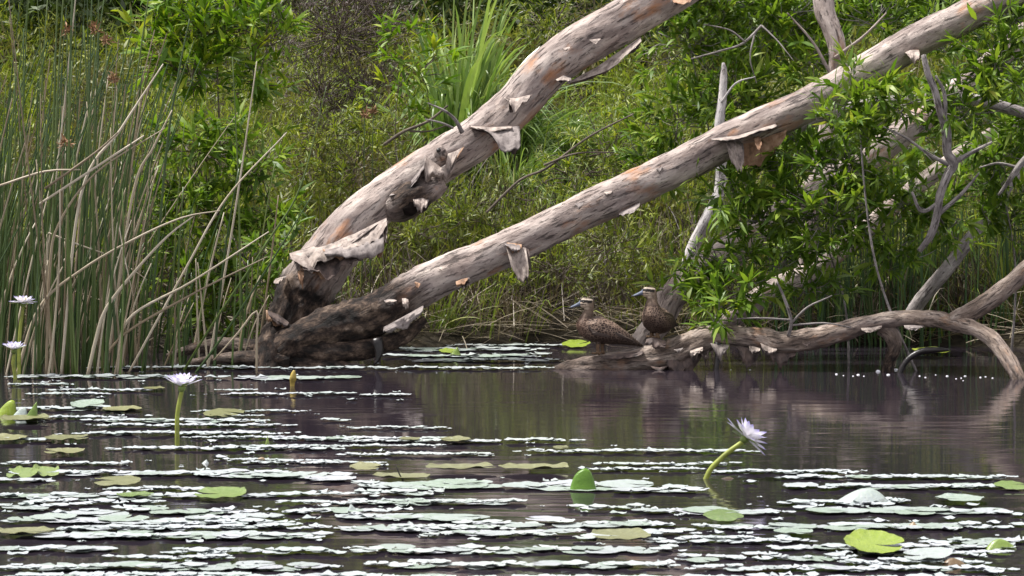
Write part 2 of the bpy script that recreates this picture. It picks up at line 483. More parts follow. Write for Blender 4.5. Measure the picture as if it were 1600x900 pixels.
# thin bank grass
mb = MB()
n = 9000
x = RNG.uniform(-6.5, 6.5, n); y = 26.3 + 8 * RNG.random(n) ** 1.4
ok = (y > shore(x)) & (perlin(np.stack([x * .8, y * .8, 0 * x + 9], -1)) > -.12) & ((y > 27.3) | (RNG.random(n) < .35)); x, y = x[ok], y[ok]; n = len(x)
P = np.stack([x, y, ground_z(x, y)], -1)
blades(mb, P, lean_dirs(n, .35, (.12, -.1)), RNG.uniform(.45, 1.3, n), RNG.uniform(.008, .018, n), RNG.uniform(.15, .8, n))
tag(mb.build('bank_grass', M['blade']), 'thin green grass growing through the bank scrub', None, kind='stuff')

mb = MB()
n = 3200
x = RNG.uniform(-6.5, 6.5, n); y = 26.3 + 8 * RNG.random(n) ** 1.4
ok = (y > shore(x)) & (perlin(np.stack([x * .7, y * .7, 0 * x + 4], -1)) > -.05); x, y = x[ok], y[ok]; n = len(x)
P = np.stack([x, y, ground_z(x, y) + .1], -1)
blades(mb, P, lean_dirs(n, .8, (.1, -.15)), RNG.uniform(.4, 1.1, n), RNG.uniform(.007, .013, n), RNG.uniform(.05, .7, n))
tag(mb.build('dry_grass', M['straw']), 'dry straw coloured grass stalks leaning through the bank scrub', None, kind='stuff')

# straw and dead stalks fallen along the waterline
mb = MB()
n = 1500
x = RNG.uniform(-6, 6.5, n); y = shore(x) + RNG.uniform(-.25, .7, n)
P = np.stack([x, y, np.maximum(ground_z(x, y), 0) + RNG.random(n) * .22], -1)
a = RNG.uniform(0, 2 * math.pi, n)
D = np.stack([np.cos(a), np.sin(a) * .6, RNG.uniform(-.12, .75, n)], -1)
blades(mb, P, D, RNG.uniform(.3, .95, n), RNG.uniform(.007, .013, n), RNG.uniform(0, .25, n), 4, (1, .95, .8, .3))
tag(mb.build('straw_litter', M['straw']), 'dry pale stalks fallen in a tangle along the waterline', None, kind='stuff')

# far thicket closing the view behind the bank
mb = MB()
nc = 2600
for x, y in zip(RNG.uniform(-13, 13, nc), RNG.uniform(36, 44, nc)):
    top = 2.5 + .6 * math.sin(x * .7) + .4 * math.sin(x * 2.1 + 1)
    zc = float(ground_z(np.array([x]), np.array([y]))[0]) + RNG.random() ** 1.4 * top
    n = 95
    P = np.array([x, y, zc]) + rand_dirs(n) * (RNG.random((n, 1)) ** .5) * np.array([.6, .5, .5])
    leaves(mb, P, unit(rand_dirs(n) + np.array([0, -.2, .4])), rand_dirs(n), RNG.uniform(.13, .26, n), RNG.uniform(.04, .075, n), .2, ((0, .15), (.45, 1), (1, .05)))
tag(mb.build('thicket', M['thicket']), 'dark dense thicket of bushes closing the view behind the bank', None, kind='stuff')

# ------------------------------------------------------------------ shrubs and saplings
def shrub(name, label, base, blobs, leaf='leaf', wood='greybark', LL=(.10, .17), LW=(.018, .030), per=13, group=None, trunk_r=.022, cat='shrub', updir=.55, twig=.2, cluster_r=.1, dens=1.0):
    """blobs: (px, py, rx, ry, clusters, Y) in photograph pixels at depth Y, limbs reach each from the base"""
    base = np.asarray(base, float)
    t = thing(name, label, cat, base, group)
    st, fo = MB(), MB()
    for bi, (px, py, rx, ry, nclu, Y) in enumerate(blobs):
        c = at(px, py, Y); ax, az = rx * mpx(Y), ry * mpx(Y); ay = max(.12, .7 * min(ax, az))
        r0 = trunk_r * RNG.uniform(.4, .6)
        start = base
        if bi > 0:
            start = min([at(*b_[:2], b_[5]) for b_ in blobs[:bi]] + [base + [0, 0, .6]], key=lambda q_: np.linalg.norm(q_ - c))
            r0 *= .6
        mid = start + (c - start) * .5 + RNG.normal(size=3) * np.array([.12, .08, .06]) * (.35 if bi == 0 else 1) * np.linalg.norm(c - start)
        tube(st, [[*(start + RNG.normal(size=3) * [.03, .03, 0]), r0], [*mid, r0 * .75], [*(c + [0, 0, -az * .3]), r0 * .5], [*(c + RNG.normal(size=3) * .3 * az), r0 * .25]], .05, 7, .12)
        nclu = max(4, int(nclu * dens))
        o = rand_dirs(nclu); rad = RNG.random((nclu, 1)) ** .45
        off = o * rad * np.array([ax, ay, az]); off += RNG.normal(size=off.shape) * .04
        P = c + off
        D = unit(o * [.8, .8, .5] + np.array([0, -.12, updir]) + RNG.normal(size=(nclu, 3)) * .35)
        for p, d in zip(P, D):
            q = c + (p - c) * RNG.uniform(.25, .55) - np.array([0, 0, .10 * az])
            if RNG.random() < .75:
                tube(st, [[*q, .006], [*((p + q) / 2 + RNG.normal(size=3) * .03), .0045], [*p, .0035], [*(p + d * twig * .6), .002]], .07, 4)
            n = int(per * RNG.uniform(.5, 1.35)); sz = RNG.uniform(.6, 1.2); twig_ = twig * RNG.uniform(.7, 1.9)
            tt = RNG.random(n) ** .7
            pos = p + d * (tt * twig_)[:, None] - d * twig_ * .35 + RNG.normal(size=(n, 3)) * .008
            ld = unit(rand_dirs(n) * .85 + d * (.35 + .75 * tt)[:, None] + np.array([0, 0, .1]))
            leaves(fo, pos, ld, np.array([0, 0, 1.0]) + RNG.normal(size=(n, 3)) * .45, RNG.uniform(*LL, n) * sz, RNG.uniform(*LW, n) * sz, RNG.uniform(.05, .55, n))
    st.build('stem', M[wood], t).location = (0, 0, 0)
    fo.build('foliage', M[leaf], t)
    for ch in t.children:
        ch.data.transform(Matrix.Translation(-Vector(base)))
    return t

def gpt(px, Y, dz=0):
    x = at(px, 300, Y)[0]
    return np.array([x, Y, max(float(ground_z(np.array([x]), np.array([Y]))[0]), -.3) + dz])

shrub('broadleaf_shrub', 'tall bright green broadleaf shrub rising behind the rushes', gpt(330, 26.0), [
    (340, 45, 105, 50, 34, 26), (420, 55, 50, 55, 22, 25.8), (300, 115, 75, 60, 28, 26), (400, 120, 55, 50, 20, 26), (250, 60, 50, 50, 14, 26.2),
    (350, -20, 110, 40, 22, 26), (280, 20, 60, 50, 14, 26.3)], 'leaf_bright', 'brownbark', (.14, .23), (.030, .048), 13, trunk_r=.03, dens=1.0)
shrub('broadleaf_shrub', 'lower dark green shrub between the rushes and the trunk base', gpt(350, 25.2), [
    (320, 235, 75, 60, 26, 25.6), (400, 260, 55, 55, 20, 25.4), (345, 340, 80, 50, 24, 25.4), (285, 300, 60, 60, 18, 25.6), (430, 335, 45, 40, 14, 25.2),
    (280, 415, 85, 55, 24, 25.4), (375, 430, 65, 55, 22, 25.2), (230, 350, 50, 60, 14, 25.8), (330, 500, 80, 40, 18, 25.3), (440, 400, 30, 45, 9, 24.6)],
    'leaf', 'brownbark', (.13, .21), (.028, .044), 13, trunk_r=.022, dens=1.25)
shrub('broadleaf_shrub', 'small leafy shrub beside the strappy grass clump', gpt(680, 28), [
    (632, 60, 36, 30, 8, 28), (655, 110, 45, 45, 12, 28), (620, 135, 36, 36, 8, 28), (672, 165, 36, 36, 7, 28)], 'leaf_bright', 'brownbark', (.11, .19), (.026, .04), 11, trunk_r=.015)
shrub('dead_shrub', 'dark brown twiggy half dead shrub above the heath', gpt(530, 29.5), [
    (530, 50, 110, 65, 110, 29.0), (500, 140, 75, 60, 80, 29), (575, 135, 65, 55, 60, 29), (470, 40, 60, 70, 50, 29.3), (595, 30, 50, 60, 44, 29.3), (540, -5, 100, 45, 66, 29.3), (545, 195, 50, 30, 24, 28.8)],
    'brownleaf', 'brownbark', (.03, .07), (.006, .012), 26, trunk_r=.018, twig=.3)
for lab, b, blobs in [
    ('pale green heath bush below the dead brown shrub', (540, 28.2), [(510, 205, 70, 45, 42, 28.2), (560, 250, 70, 55, 44, 28), (480, 260, 50, 55, 30, 28), (600, 200, 45, 40, 22, 28.3)]),
    ('heath bush in the gap under the upper leaning trunk', (700, 27.4), [(640, 360, 80, 45, 40, 27.4), (720, 330, 80, 50, 44, 27.6), (790, 300, 60, 50, 34, 27.8), (600, 420, 60, 35, 24, 27.2)]),
    ('heath bush below the lower leaning trunk behind the ducks', (880, 27.0), [(870, 420, 80, 45, 40, 27.0), (960, 380, 70, 50, 40, 27.2), (800, 450, 60, 35, 24, 26.9), (1000, 430, 40, 40, 18, 27)]),
    ('heath bush above the gap between both leaning trunks', (960, 28.4), [(960, 230, 90, 50, 44, 28.2), (1000, 180, 70, 50, 34, 28.6), (900, 270, 70, 40, 30, 28)]),
    ('heath bush along the top of the bank under the branches', (1010, 29.6), [(860, 40, 70, 50, 34, 30), (930, 10, 80, 40, 34, 30.5), (1040, 90, 60, 60, 34, 29.6)])]:
    shrub('heath_bush', lab, gpt(*b), blobs, 'heath', 'brownbark', (.05, .11), (.009, .018), 20, trunk_r=.010, twig=.22)

# foliage of the paperbark saplings round the upper end of the lower trunk
SP = dict(leaf='leaf', wood='greybark', LL=(.11, .20), LW=(.025, .042), per=16, cat='sapling', dens=1.55)
shrub('paperbark_sapling', 'leafy sapling hiding the upper end of the lower leaning trunk', gpt(1470, 22.9, -.1), [
    (1340, 132, 40, 26, 7, 22.8), (1300, 192, 40, 28, 7, 22.7), (1405, 165, 55, 26, 9, 22.9), (1560, 110, 70, 45, 22, 22.9), (1500, 175, 60, 38, 16, 22.9), (1580, 40, 50, 45, 14, 23), (1350, 205, 60, 32, 10, 22.8)], trunk_r=.02, **SP)
shrub('paperbark_sapling', 'broad sapling of drooping leaf sprays over the pale background stems', gpt(1330, 23.9, -.1), [
    (1240, 258, 70, 48, 20, 23.4), (1330, 250, 65, 55, 20, 23.2), (1410, 305, 75, 55, 20, 23.3), (1200, 335, 75, 52, 22, 23.4), (1300, 335, 80, 60, 26, 23.2),
    (1390, 385, 65, 42, 15, 23.3), (1150, 300, 40, 34, 9, 23.4), (1480, 350, 45, 45, 10, 23.4)], trunk_r=.018, updir=.3, **SP)
shrub('paperbark_sapling', 'low leafy sapling growing over the log behind the ducks', gpt(1150, 23.5, -.1), [
    (1075, 430, 34, 26, 10, 23.4), (1125, 405, 55, 36, 16, 23.4), (1150, 455, 55, 30, 13, 23.2), (1215, 415, 60, 40, 15, 23.4), (1125, 498, 20, 10, 4, 22.9), (1260, 450, 40, 30, 8, 23.4)], trunk_r=.010, updir=.25, **SP)
shrub('paperbark_sapling', 'sapling at the edge behind the twisted dead branch', gpt(1580, 24.6), [
    (1560, 235, 60, 55, 20, 24.2), (1590, 330, 45, 50, 14, 24.4), (1540, 300, 50, 45, 12, 24.4), (1600, 170, 40, 50, 12, 24.3), (1640, 260, 50, 80, 16, 24.5)], trunk_r=.02, **SP)
shrub('paperbark_sapling', 'wide sapling in the gap between the two leaning trunks', gpt(1130, 26.8), [
    (1080, 65, 85, 55, 36, 26.6), (1150, 150, 80, 55, 32, 26.4), (1200, 60, 75, 55, 28, 26.6), (1060, 190, 70, 60, 26, 26.8), (1240, 20, 70, 40, 20, 26.6), (1370, 30, 80, 40, 22, 26.6), (1020, 250, 50, 40, 14, 27), (1270, 90, 50, 40, 14, 26.4), (1120, 0, 90, 40, 22, 26.6)], trunk_r=.02, **SP)
shrub('paperbark_sapling', 'shaded sapling filling the back of the bank beyond the dead branch', gpt(1420, 27.2), [
    (1300, 220, 80, 60, 26, 27), (1430, 210, 80, 60, 28, 27), (1520, 160, 70, 60, 22, 27), (1380, 320, 80, 50, 22, 26.8), (1250, 350, 60, 50, 18, 26.8), (1480, 60, 70, 50, 18, 27), (1590, 110, 60, 60, 16, 27)], trunk_r=.02, **SP)

# ------------------------------------------------------------------ tussocks
def tussock(label, px, py, Y, n, L, W, spread, droop, mat, lean=(0, 0), rad=.12, name='grass_tussock', group=None):
    b = None
    for yy in np.arange(shore(at(px, py, 26)[0]) - .4, 40, .05):
        q = at(px, py, yy)
        if q[2] <= max(float(ground_z(q[:1], q[1:2])[0]), 0): b = q; break
    if b is None: b = at(px, py, Y)
    b[2] = max(float(ground_z(b[:1], b[1:2])[0]), -.05)
    k_ = b[1] / Y; L = (L[0] * k_, L[1] * k_)
    t = thing(name, label, 'grass tussock', b, group)
    a = RNG.uniform(0, 2 * math.pi, n); r_ = rad * np.sqrt(RNG.random(n))
    P = np.stack([r_ * np.cos(a), r_ * np.sin(a), np.zeros(n)], -1)
    g = MB()
    blades(g, P, lean_dirs(n, spread, lean), RNG.uniform(*L, n), RNG.uniform(*W, n), RNG.uniform(*droop, n), 8, (.8, 1, 1, .95, .85, .7, .45, .06))
    g.build('foliage', M[mat], t)
    cr = MB()
    tube(cr, [[0, 0, -.12, rad * .6], [0, 0, .0, rad * .6], [0, 0, .05, rad * .25]], .04, 9, .15)
    cr.build('crown', M['brownbark'], t)
    return t
tussock('big strappy blue green tussock with long broad leaves', 715, 292, 27.7, 380, (1.9, 3.4), (.030, .052), .36, (.3, 1.0), 'strap', (.14, 0), .18)
tussock('second strappy tussock leaning against the upper trunk', 790, 300, 27.5, 180, (1.3, 2.4), (.022, .040), .36, (.35, 1.0), 'strap', (.22, 0), .15)
tussock('pale arching tussock between the strappy clump and the upper trunk', 765, 275, 27.5, 170, (1.2, 2.2), (.018, .034), .45, (.5, 1.1), 'strap', (.25, -.1), .15)
tussock('loose arching grass tussock right under the hanging strip of the upper trunk', 1000, 270, 27.5, 170, (.8, 1.6), (.010, .018), .5, (.4, 1.0), 'blade', (.1, -.1), .15)
tussock('pale arching grass tussock just under the upper trunk', 865, 290, 26.9, 260, (1.2, 2.2), (.013, .024), .48, (.5, 1.1), 'strap', (.30, -.1), .12)
tussock('low arching grass tussock between both leaning trunks', 800, 330, 26.9, 220, (1.0, 1.8), (.012, .020), .5, (.5, 1.1), 'strap', (.25, -.1), .12)
tussock('grass tussock behind the middle of the lower trunk', 935, 300, 27.6, 200, (.9, 1.6), (.010, .018), .5, (.3, .85), 'blade', (.1, 0), .13)
tussock('sparse grass tussock rising behind the standing duck', 985, 440, 26.9, 90, (.5, 1.0), (.007, .013), .3, (.1, .6), 'blade', (.1, 0), .13)
tussock('thin grass tussock at the waterline below the lower trunk', 690, 520, 26.2, 70, (.35, .8), (.007, .012), .5, (.1, .6), 'blade', (.25, 0), .12)
tussock('dry tussock at the waterline left of the standing duck', 800, 525, 26.2, 70, (.3, .75), (.007, .012), .6, (.1, .6), 'straw', (0, -.1), .13)
tussock('arching dry grass tussock behind the bend of the log', 1500, 500, 25.6, 60, (.7, 1.5), (.010, .017), .7, (.4, .9), 'straw', (-.15, -.1), .14)
tussock('dry pale tussock between the dark stem and the log fork', 1380, 520, 25.9, 55, (.6, 1.3), (.009, .016), .6, (.3, .9), 'straw', (.1, 0), .14)
tussock('green tussock under the drooping leaf sprays', 1300, 505, 26.0, 100, (.5, 1.1), (.008, .016), .3, (.1, .5), 'blade', (.05, 0), .15)
tussock('green tussock at the edge of the bank beyond the log', 1580, 505, 26.3, 100, (.6, 1.2), (.008, .016), .35, (.1, .6), 'blade', (-.1, 0), .15)
tussock('green rushy tussock behind the dark background stem', 1440, 500, 26.8, 120, (.7, 1.3), (.008, .015), .22, (.05, .4), 'blade', (0, 0), .2)
tussock('broad leaf tussock tucked in the fork of the leaning trunks', 505, 490, 24.4, 40, (.25, .55), (.02, .034), .4, (.2, .6), 'strap', (.35, 0), .06)
# ------------------------------------------------------------------ the two leaning paperbark trunks
def pxpath(rows):
    """rows (px, py, radius px, Y) -> [x,y,z,r]"""
    return [[*at(px, py, Y), r * mpx(Y)] for px, py, r, Y in rows]

TA = pxpath([(444, 578, 30, 23.9), (449, 535, 34, 23.9), (457, 500, 37, 23.9), (473, 462, 43, 23.95), (508, 410, 43, 24.0), (568, 336, 36, 24.1), (670, 263, 34, 24.2), (774, 194, 34, 24.3), (868, 98, 34, 24.4), (981, 28, 34, 24.5), (1062, -20, 33, 24.6), (1180, -95, 32, 24.7)])
TB = pxpath([(420, 572, 20, 23.5), (452, 542, 29, 23.5), (515, 514, 33, 23.5), (590, 489, 33, 23.5), (672, 440, 30.5, 23.5), (757, 404, 29, 23.5), (826, 373, 29, 23.5), (923, 326, 29, 23.5), (1072, 255, 28.5, 23.45), (1141, 218, 28, 23.4), (1264, 162, 27.5, 23.3), (1365, 104, 27, 23.2), (1435, 62, 26.5, 23.2), (1520, 20, 25.5, 23.1), (1620, -34, 24.5, 23.1), (1760, -110, 24, 23.0)])
base_pt = at(450, 570, 23.7); base_pt[2] = 0
tree = thing('paperbark_tree', 'pale peeling paperbark tree with two thick trunks leaning out of the water', 'tree', base_pt)
def trunk(P, name, parent, mat, seed, dark, sides=56, rough=.055, step=.022, loc=None):
    g = MB(); tube(g, P, step, sides, rough, 1.0, True, seed, dark)
    o = g.build(name, mat, parent)
    if loc is not None: o.data.transform(Matrix.Translation(-Vector(loc)))
    return o
o = trunk(TA, 'trunk', tree, M['paperbark'], 1.0, ([0, .075, .12, .17, .22, 1], [1.25, 1.15, .75, .3, .05, 0]), loc=base_pt)
o['label'] = 'steeper upper trunk with a hanging bark curl'
o = trunk(TB, 'trunk', tree, M['paperbark'], 9.0, ([0, .06, .11, .15, .20, .27, 1], [1.35, 1.2, .95, .75, .35, .06, 0]), loc=base_pt)
o['label'] = 'longer lower trunk with a dark wet base'
def tree_part(P, name, mat, seed=0, dark=([0, 1], [1.2, 1.2]), sides=22, rough=.12, step=.03):
    g = MB(); tube(g, pxpath(P), step, sides, rough, 1.3, True, seed, dark)
    o = g.build(name, mat, tree); o.data.transform(Matrix.Translation(-Vector(base_pt))); return o
tree_part([(430, 505, 12, 23.6), (420, 530, 18, 23.5), (415, 560, 22, 23.4), (408, 590, 20, 23.3)], 'root', M['shadebark'], 3)
tree_part([(470, 548, 20, 23.45), (520, 550, 18, 23.4), (575, 543, 15, 23.4), (630, 526, 12, 23.42), (664, 498, 7, 23.45)], 'root', M['shadebark'], 5)  # coloured black for the shade beneath the lower trunk
tree_part([(445, 566, 18, 23.5), (480, 570, 14, 23.4), (530, 572, 10, 23.35), (570, 576, 6, 23.3)], 'root', M['shadebark'], 6)
tree_part([(588, 530, 10, 23.3), (592, 548, 7, 23.28), (590, 562, 3.5, 23.27), (584, 570, 1.5, 23.26)], 'root', M['darkwood'], 7)
tree_part([(430, 548, 16, 23.6), (390, 545, 15, 23.7), (340, 540, 12, 23.8), (295, 547, 8, 23.9), (262, 556, 4, 24.0)], 'root', M['logbark'], 8, ([0, .3, 1], [1.2, .6, .45]))
tree_part([(450, 566, 15, 23.4), (400, 560, 13, 23.35), (350, 560, 9, 23.35), (300, 566, 5, 23.35)], 'root', M['logbark'], 11, ([0, .3, 1], [1.2, .7, .5]))
# broken twig on the upper trunk
for tw in ([(722, 207, 4, 24.0), (712, 188, 2.8, 23.95), (695, 173, 2.0, 23.9), (668, 161, 1, 23.9)], [(708, 200, 2, 23.95), (690, 192, 1.6, 23.9), (664, 186, 1, 23.9)]):
    tree_part(tw, 'twig', M['greybark'], 12, ([0, 1], [.3, .2]), 8, .1)
# knot
kn = MB()
tube(kn, [[*(at(690, 240, 23.99)), .055], [*(at(687, 238, 23.95)), .052], [*(at(685, 237, 23.93)), .03]], .02, 18, .25, 2, True, 2, ([0, 1], [.4, .5]))
o = kn.build('knot', M['paperbark'], tree); o.data.transform(Matrix.Translation(-Vector(base_pt)))
kn = MB()
tube(kn, [[*(at(686, 236, 23.94)), .024], [*(at(684, 235, 23.915)), .014]], .02, 12, .3, 2, True, 2)
o = kn.build('knot_hole_shade', M['darkwood'], tree); o.data.transform(Matrix.Translation(-Vector(base_pt)))  # solid dark lump, the hole's shade put into its colour
kn = MB()
tube(kn, [[*(at(600, 330, 24.08)), .07], [*(at(625, 322, 24.02)), .14], [*(at(648, 308, 24.02)), .15], [*(at(690, 285, 24.1)), .09]], .02, 26, .16, 1, True, 6, ([0, .3, .5, .7, 1], [.2, .7, .9, .6, .1]))
o = kn.build('burl', M['paperbark'], tree); o.data.transform(Matrix.Translation(-Vector(base_pt)))
kn = MB()
tube(kn, [[*(at(630, 330, 23.90)), .02], [*(at(637, 328, 23.885)), .05], [*(at(646, 324, 23.88)), .045], [*(at(656, 318, 23.89)), .02]], .015, 16, .4, 2, True, 6, ([0, 1], [1.4, 1.4]))
o = kn.build('knot_hole_shade', M['darkmatte'], tree); o.data.transform(Matrix.Translation(-Vector(base_pt)))  # solid black lump painting the shade inside the hollow

# peeling bark: thin curled ragged sheets between an attached edge and a free edge
def bark_sheet_mat(name, a, b):
    m, nt, bs, out = new_mat(name)
    tc = nd(nt, 'ShaderNodeTexCoord').outputs['Object']
    n = noise(nt, tc, 16, 7, .65, (1, 1, .5))
    col = ramp(nt, n, [(.34, tuple(c * .4 for c in a)), (.46, a), (.66, b)])
    col = mixc(nt, ramp(nt, noise(nt, tc, 45, 4, .6, (1, 1, .3)), [(.60, (0, 0, 0)), (.68, (.7,) * 3)]), col, (.08, .06, .05))
    nt.links.new(col, bs.inputs['Base Color']); bs.inputs['Roughness'].default_value = .75
    bp = nd(nt, 'ShaderNodeBump', {'Height': n, 'Strength': .7, 'Distance': .012}); nt.links.new(bp.outputs[0], bs.inputs['Normal'])
    return m
M['sheet_pale'] = bark_sheet_mat('bark_sheet_pale', (.29, .235, .205), (.47, .40, .35))
M['sheet_grey'] = bark_sheet_mat('bark_sheet_grey', (.20, .168, .158), (.34, .295, .275))
M['sheet_orange'] = bark_sheet_mat('bark_sheet_orange', (.27, .15, .085), (.44, .29, .19))
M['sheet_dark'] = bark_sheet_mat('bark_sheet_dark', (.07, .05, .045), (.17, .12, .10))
def flap(top, bot, Y0, Y1, mat, parent, loc, ragged=.16, bulge=.03, n=26, m_=14, curl=.0, seed=None, name='bark_flap', thick=.004):
    seed = RNG.uniform(0, 99) if seed is None else seed
    def poly(P, k):
        P = np.asarray(P, float); s = np.concatenate([[0], np.cumsum(np.linalg.norm(np.diff(P, axis=0), axis=1))]); u = np.linspace(0, s[-1], k)
        return np.stack([np.interp(u, s, P[:, 0]), np.interp(u, s, P[:, 1])], -1)
    a, b = poly(top, n), poly(bot, n)
    u = np.linspace(0, 1, n)
    rag = (1 + ragged * (fbm(np.stack([u * 4.3 + seed, 0 * u, 0 * u], -1), 4) * 1.4 + perlin(np.stack([u * 19 + seed, 0 * u, 0 * u], -1)) * .5)) * (.62 + .38 * np.clip(np.sin(u * math.pi), 0, 1) ** .5)
    V = np.zeros((m_, n, 3))
    for j in range(m_):
        t = j / (m_ - 1)
        px = a + (b - a) * (t * rag)[:, None]
        for k in range(n):
            V[j, k] = at(px[k, 0], px[k, 1], Y0 + (Y1 - Y0) * t)
    tt = np.linspace(0, 1, m_)[:, None] + 0 * u[None]
    uu = 0 * tt + u[None]
    q = np.stack([uu * 3 + seed, tt * 2.2, 0 * tt], -1).reshape(-1, 3)
    d = (fbm(q, 4).reshape(m_, n) * .035 * tt ** .7 + bulge * np.sin(tt * math.pi * .75) - curl * tt ** 3)
    V[:, :, 1] -= d
    V[:, :, 2] += fbm(q * 1.7 + 40, 3).reshape(m_, n) * .012 * tt
    g = MB()
    W = V.copy(); W[:, :, 1] += thick
    idx = (np.arange(m_ - 1)[:, None] * n + np.arange(n - 1)[None]).reshape(-1, 1)
    Q = np.concatenate([idx, idx + n, idx + n + 1, idx + 1], 1)
    N = m_ * n
    ring = np.concatenate([np.arange(n), np.arange(1, m_) * n + n - 1, (m_ - 1) * n + np.arange(n - 2, -1, -1), np.arange(m_ - 2, 0, -1) * n])
    nx_ = np.roll(ring, -1)
    E = np.stack([ring, nx_, nx_ + N, ring + N], -1)
    g.add(np.concatenate([V.reshape(-1, 3), W.reshape(-1, 3)]), np.concatenate([Q, Q[:, ::-1] + N, E]))
    o = g.build(name, M[mat], parent)
    o.data.transform(Matrix.Translation(-Vector(loc)))
    return o
def tf(top, bot, Y0, Y1, mat, **k):
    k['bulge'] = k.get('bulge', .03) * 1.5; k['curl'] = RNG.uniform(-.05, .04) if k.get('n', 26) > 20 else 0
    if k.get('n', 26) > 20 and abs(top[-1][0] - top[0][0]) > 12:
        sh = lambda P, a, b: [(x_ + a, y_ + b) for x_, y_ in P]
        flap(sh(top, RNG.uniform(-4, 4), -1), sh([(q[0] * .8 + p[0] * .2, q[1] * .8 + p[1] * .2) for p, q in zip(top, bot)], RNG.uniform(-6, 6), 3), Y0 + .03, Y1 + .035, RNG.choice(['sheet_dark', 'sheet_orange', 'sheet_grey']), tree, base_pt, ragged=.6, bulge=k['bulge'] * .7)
    return flap(top, bot, Y0, Y1, mat, tree, base_pt, **k)
# upper trunk
tf([(742, 199), (775, 200), (812, 197)], [(768, 206), (782, 236), (814, 244)], 24.06, 23.96, 'sheet_grey', bulge=.05)
tf([(735, 196), (765, 199), (800, 197)], [(737, 202), (765, 206), (800, 203)], 24.08, 24.0, 'sheet_pale', bulge=.02)
tf([(787, 152), (806, 153), (829, 148)], [(793, 157), (803, 176), (826, 158)], 24.12, 24.0, 'sheet_pale', bulge=.03, ragged=.5)
tf([(868, 124), (880, 118), (890, 122)], [(872, 128), (882, 127), (890, 128)], 24.2, 24.1, 'sheet_pale', bulge=.02)
tf([(880, 132), (930, 106), (1000, 58)], [(905, 128), (948, 112), (1003, 68)], 24.35, 24.3, 'sheet_pale', bulge=.03)
tf([(1050, 0), (1066, -8), (1080, -14)], [(1052, 6), (1066, 8), (1082, 4)], 24.35, 24.25, 'sheet_orange', bulge=.03)
tf([(664, 243), (690, 262), (715, 246)], [(662, 292), (680, 276), (703, 284)], 24.0, 23.98, 'sheet_pale', ragged=.5, bulge=.05)
tf([(700, 240), (712, 236), (722, 230)], [(690, 286), (697, 283), (705, 262)], 24.0, 23.98, 'sheet_pale', ragged=.4, bulge=.03)
tf([(645, 308), (658, 306), (668, 312)], [(648, 322), (660, 330), (668, 324)], 23.9, 23.82, 'sheet_pale', ragged=.3, bulge=.03)
tf([(608, 304), (640, 285), (662, 258)], [(610, 308), (642, 292), (664, 266)], 23.98, 23.93, 'sheet_grey', ragged=.3, bulge=.02)
# ragged sheets over the base of the upper trunk
tf([(505, 388), (545, 376), (600, 352)], [(512, 404), (550, 402), (602, 408)], 23.85, 23.72, 'sheet_grey', ragged=.25, bulge=.10)
tf([(452, 396), (500, 382), (552, 366), (604, 340)], [(460, 412), (486, 428), (500, 406), (530, 398), (556, 386), (580, 388), (606, 362)], 23.84, 23.70, 'sheet_pale', ragged=.6, bulge=.025, n=70, m_=18)
tf([(470, 412), (520, 400), (570, 388)], [(476, 424), (512, 436), (540, 412), (572, 410)], 23.78, 23.70, 'sheet_dark', ragged=.5, bulge=.03, n=44)  # dark sheet painting the shadow under the pale sheet
tf([(596, 350), (602, 346), (606, 345)], [(600, 374), (604, 376), (606, 366)], 23.8, 23.72, 'sheet_pale', ragged=.4, bulge=.03)
tf([(465, 424), (470, 422), (475, 424)], [(469, 446), (473, 452), (475, 440)], 23.72, 23.66, 'sheet_orange', ragged=.3, bulge=.03)
tf([(430, 436), (436, 434), (444, 432)], [(428, 442), (434, 443), (442, 438)], 23.75, 23.66, 'sheet_pale', ragged=.4, bulge=.03)
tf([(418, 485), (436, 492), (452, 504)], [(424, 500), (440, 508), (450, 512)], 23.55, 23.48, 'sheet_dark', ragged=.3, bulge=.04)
# lower trunk
tf([(790, 382), (808, 384), (822, 388)], [(804, 436), (818, 438), (829, 440)], 23.33, 23.26, 'sheet_pale', ragged=.25, bulge=.05)
tf([(788, 380), (800, 381), (812, 383)], [(792, 386), (804, 392), (814, 392)], 23.32, 23.25, 'sheet_grey', ragged=.4, bulge=.03)
tf([(1111, 217), (1150, 213), (1212, 193)], [(1114, 221), (1150, 219), (1213, 199)], 23.22, 23.12, 'sheet_pale', ragged=.6, bulge=.03)
tf([(1131, 214), (1146, 216), (1158, 226)], [(1143, 262), (1154, 268), (1164, 262)], 23.22, 23.16, 'sheet_pale', ragged=.25, bulge=.06)
tf([(1150, 222), (1180, 216), (1230, 196)], [(1158, 268), (1190, 258), (1226, 222)], 23.28, 23.3, 'sheet_orange', ragged=.25, bulge=.03)
tf([(1178, 216), (1184, 213), (1188, 214)], [(1180, 232), (1185, 235), (1190, 229)], 23.16, 23.12, 'sheet_orange', ragged=.3, bulge=.02)
tf([(602, 470), (610, 468), (620, 469)], [(603, 474), (611, 474), (619, 472)], 23.25, 23.2, 'sheet_pale', ragged=.4, bulge=.02)
tf([(628, 466), (634, 466), (638, 468)], [(630, 484), (635, 484), (640, 477)], 23.25, 23.2, 'sheet_pale', ragged=.4, bulge=.02)
tf([(648, 440), (652, 441), (657, 443)], [(649, 446), (653, 450), (656, 448)], 23.28, 23.24, 'sheet_orange', ragged=.3, bulge=.02)
tf([(712, 440), (722, 436), (731, 434)], [(714, 450), (724, 446), (730, 440)], 23.3, 23.25, 'sheet_orange', ragged=.3, bulge=.02)
tf([(600, 512), (630, 496), (662, 478)], [(606, 524), (636, 510), (660, 492)], 23.28, 23.22, 'sheet_grey', ragged=.4, bulge=.04)
tf([(968, 332), (984, 324), (1000, 316)], [(966, 338), (980, 336), (998, 326)], 23.35, 23.3, 'sheet_grey', ragged=.4, bulge=.03)
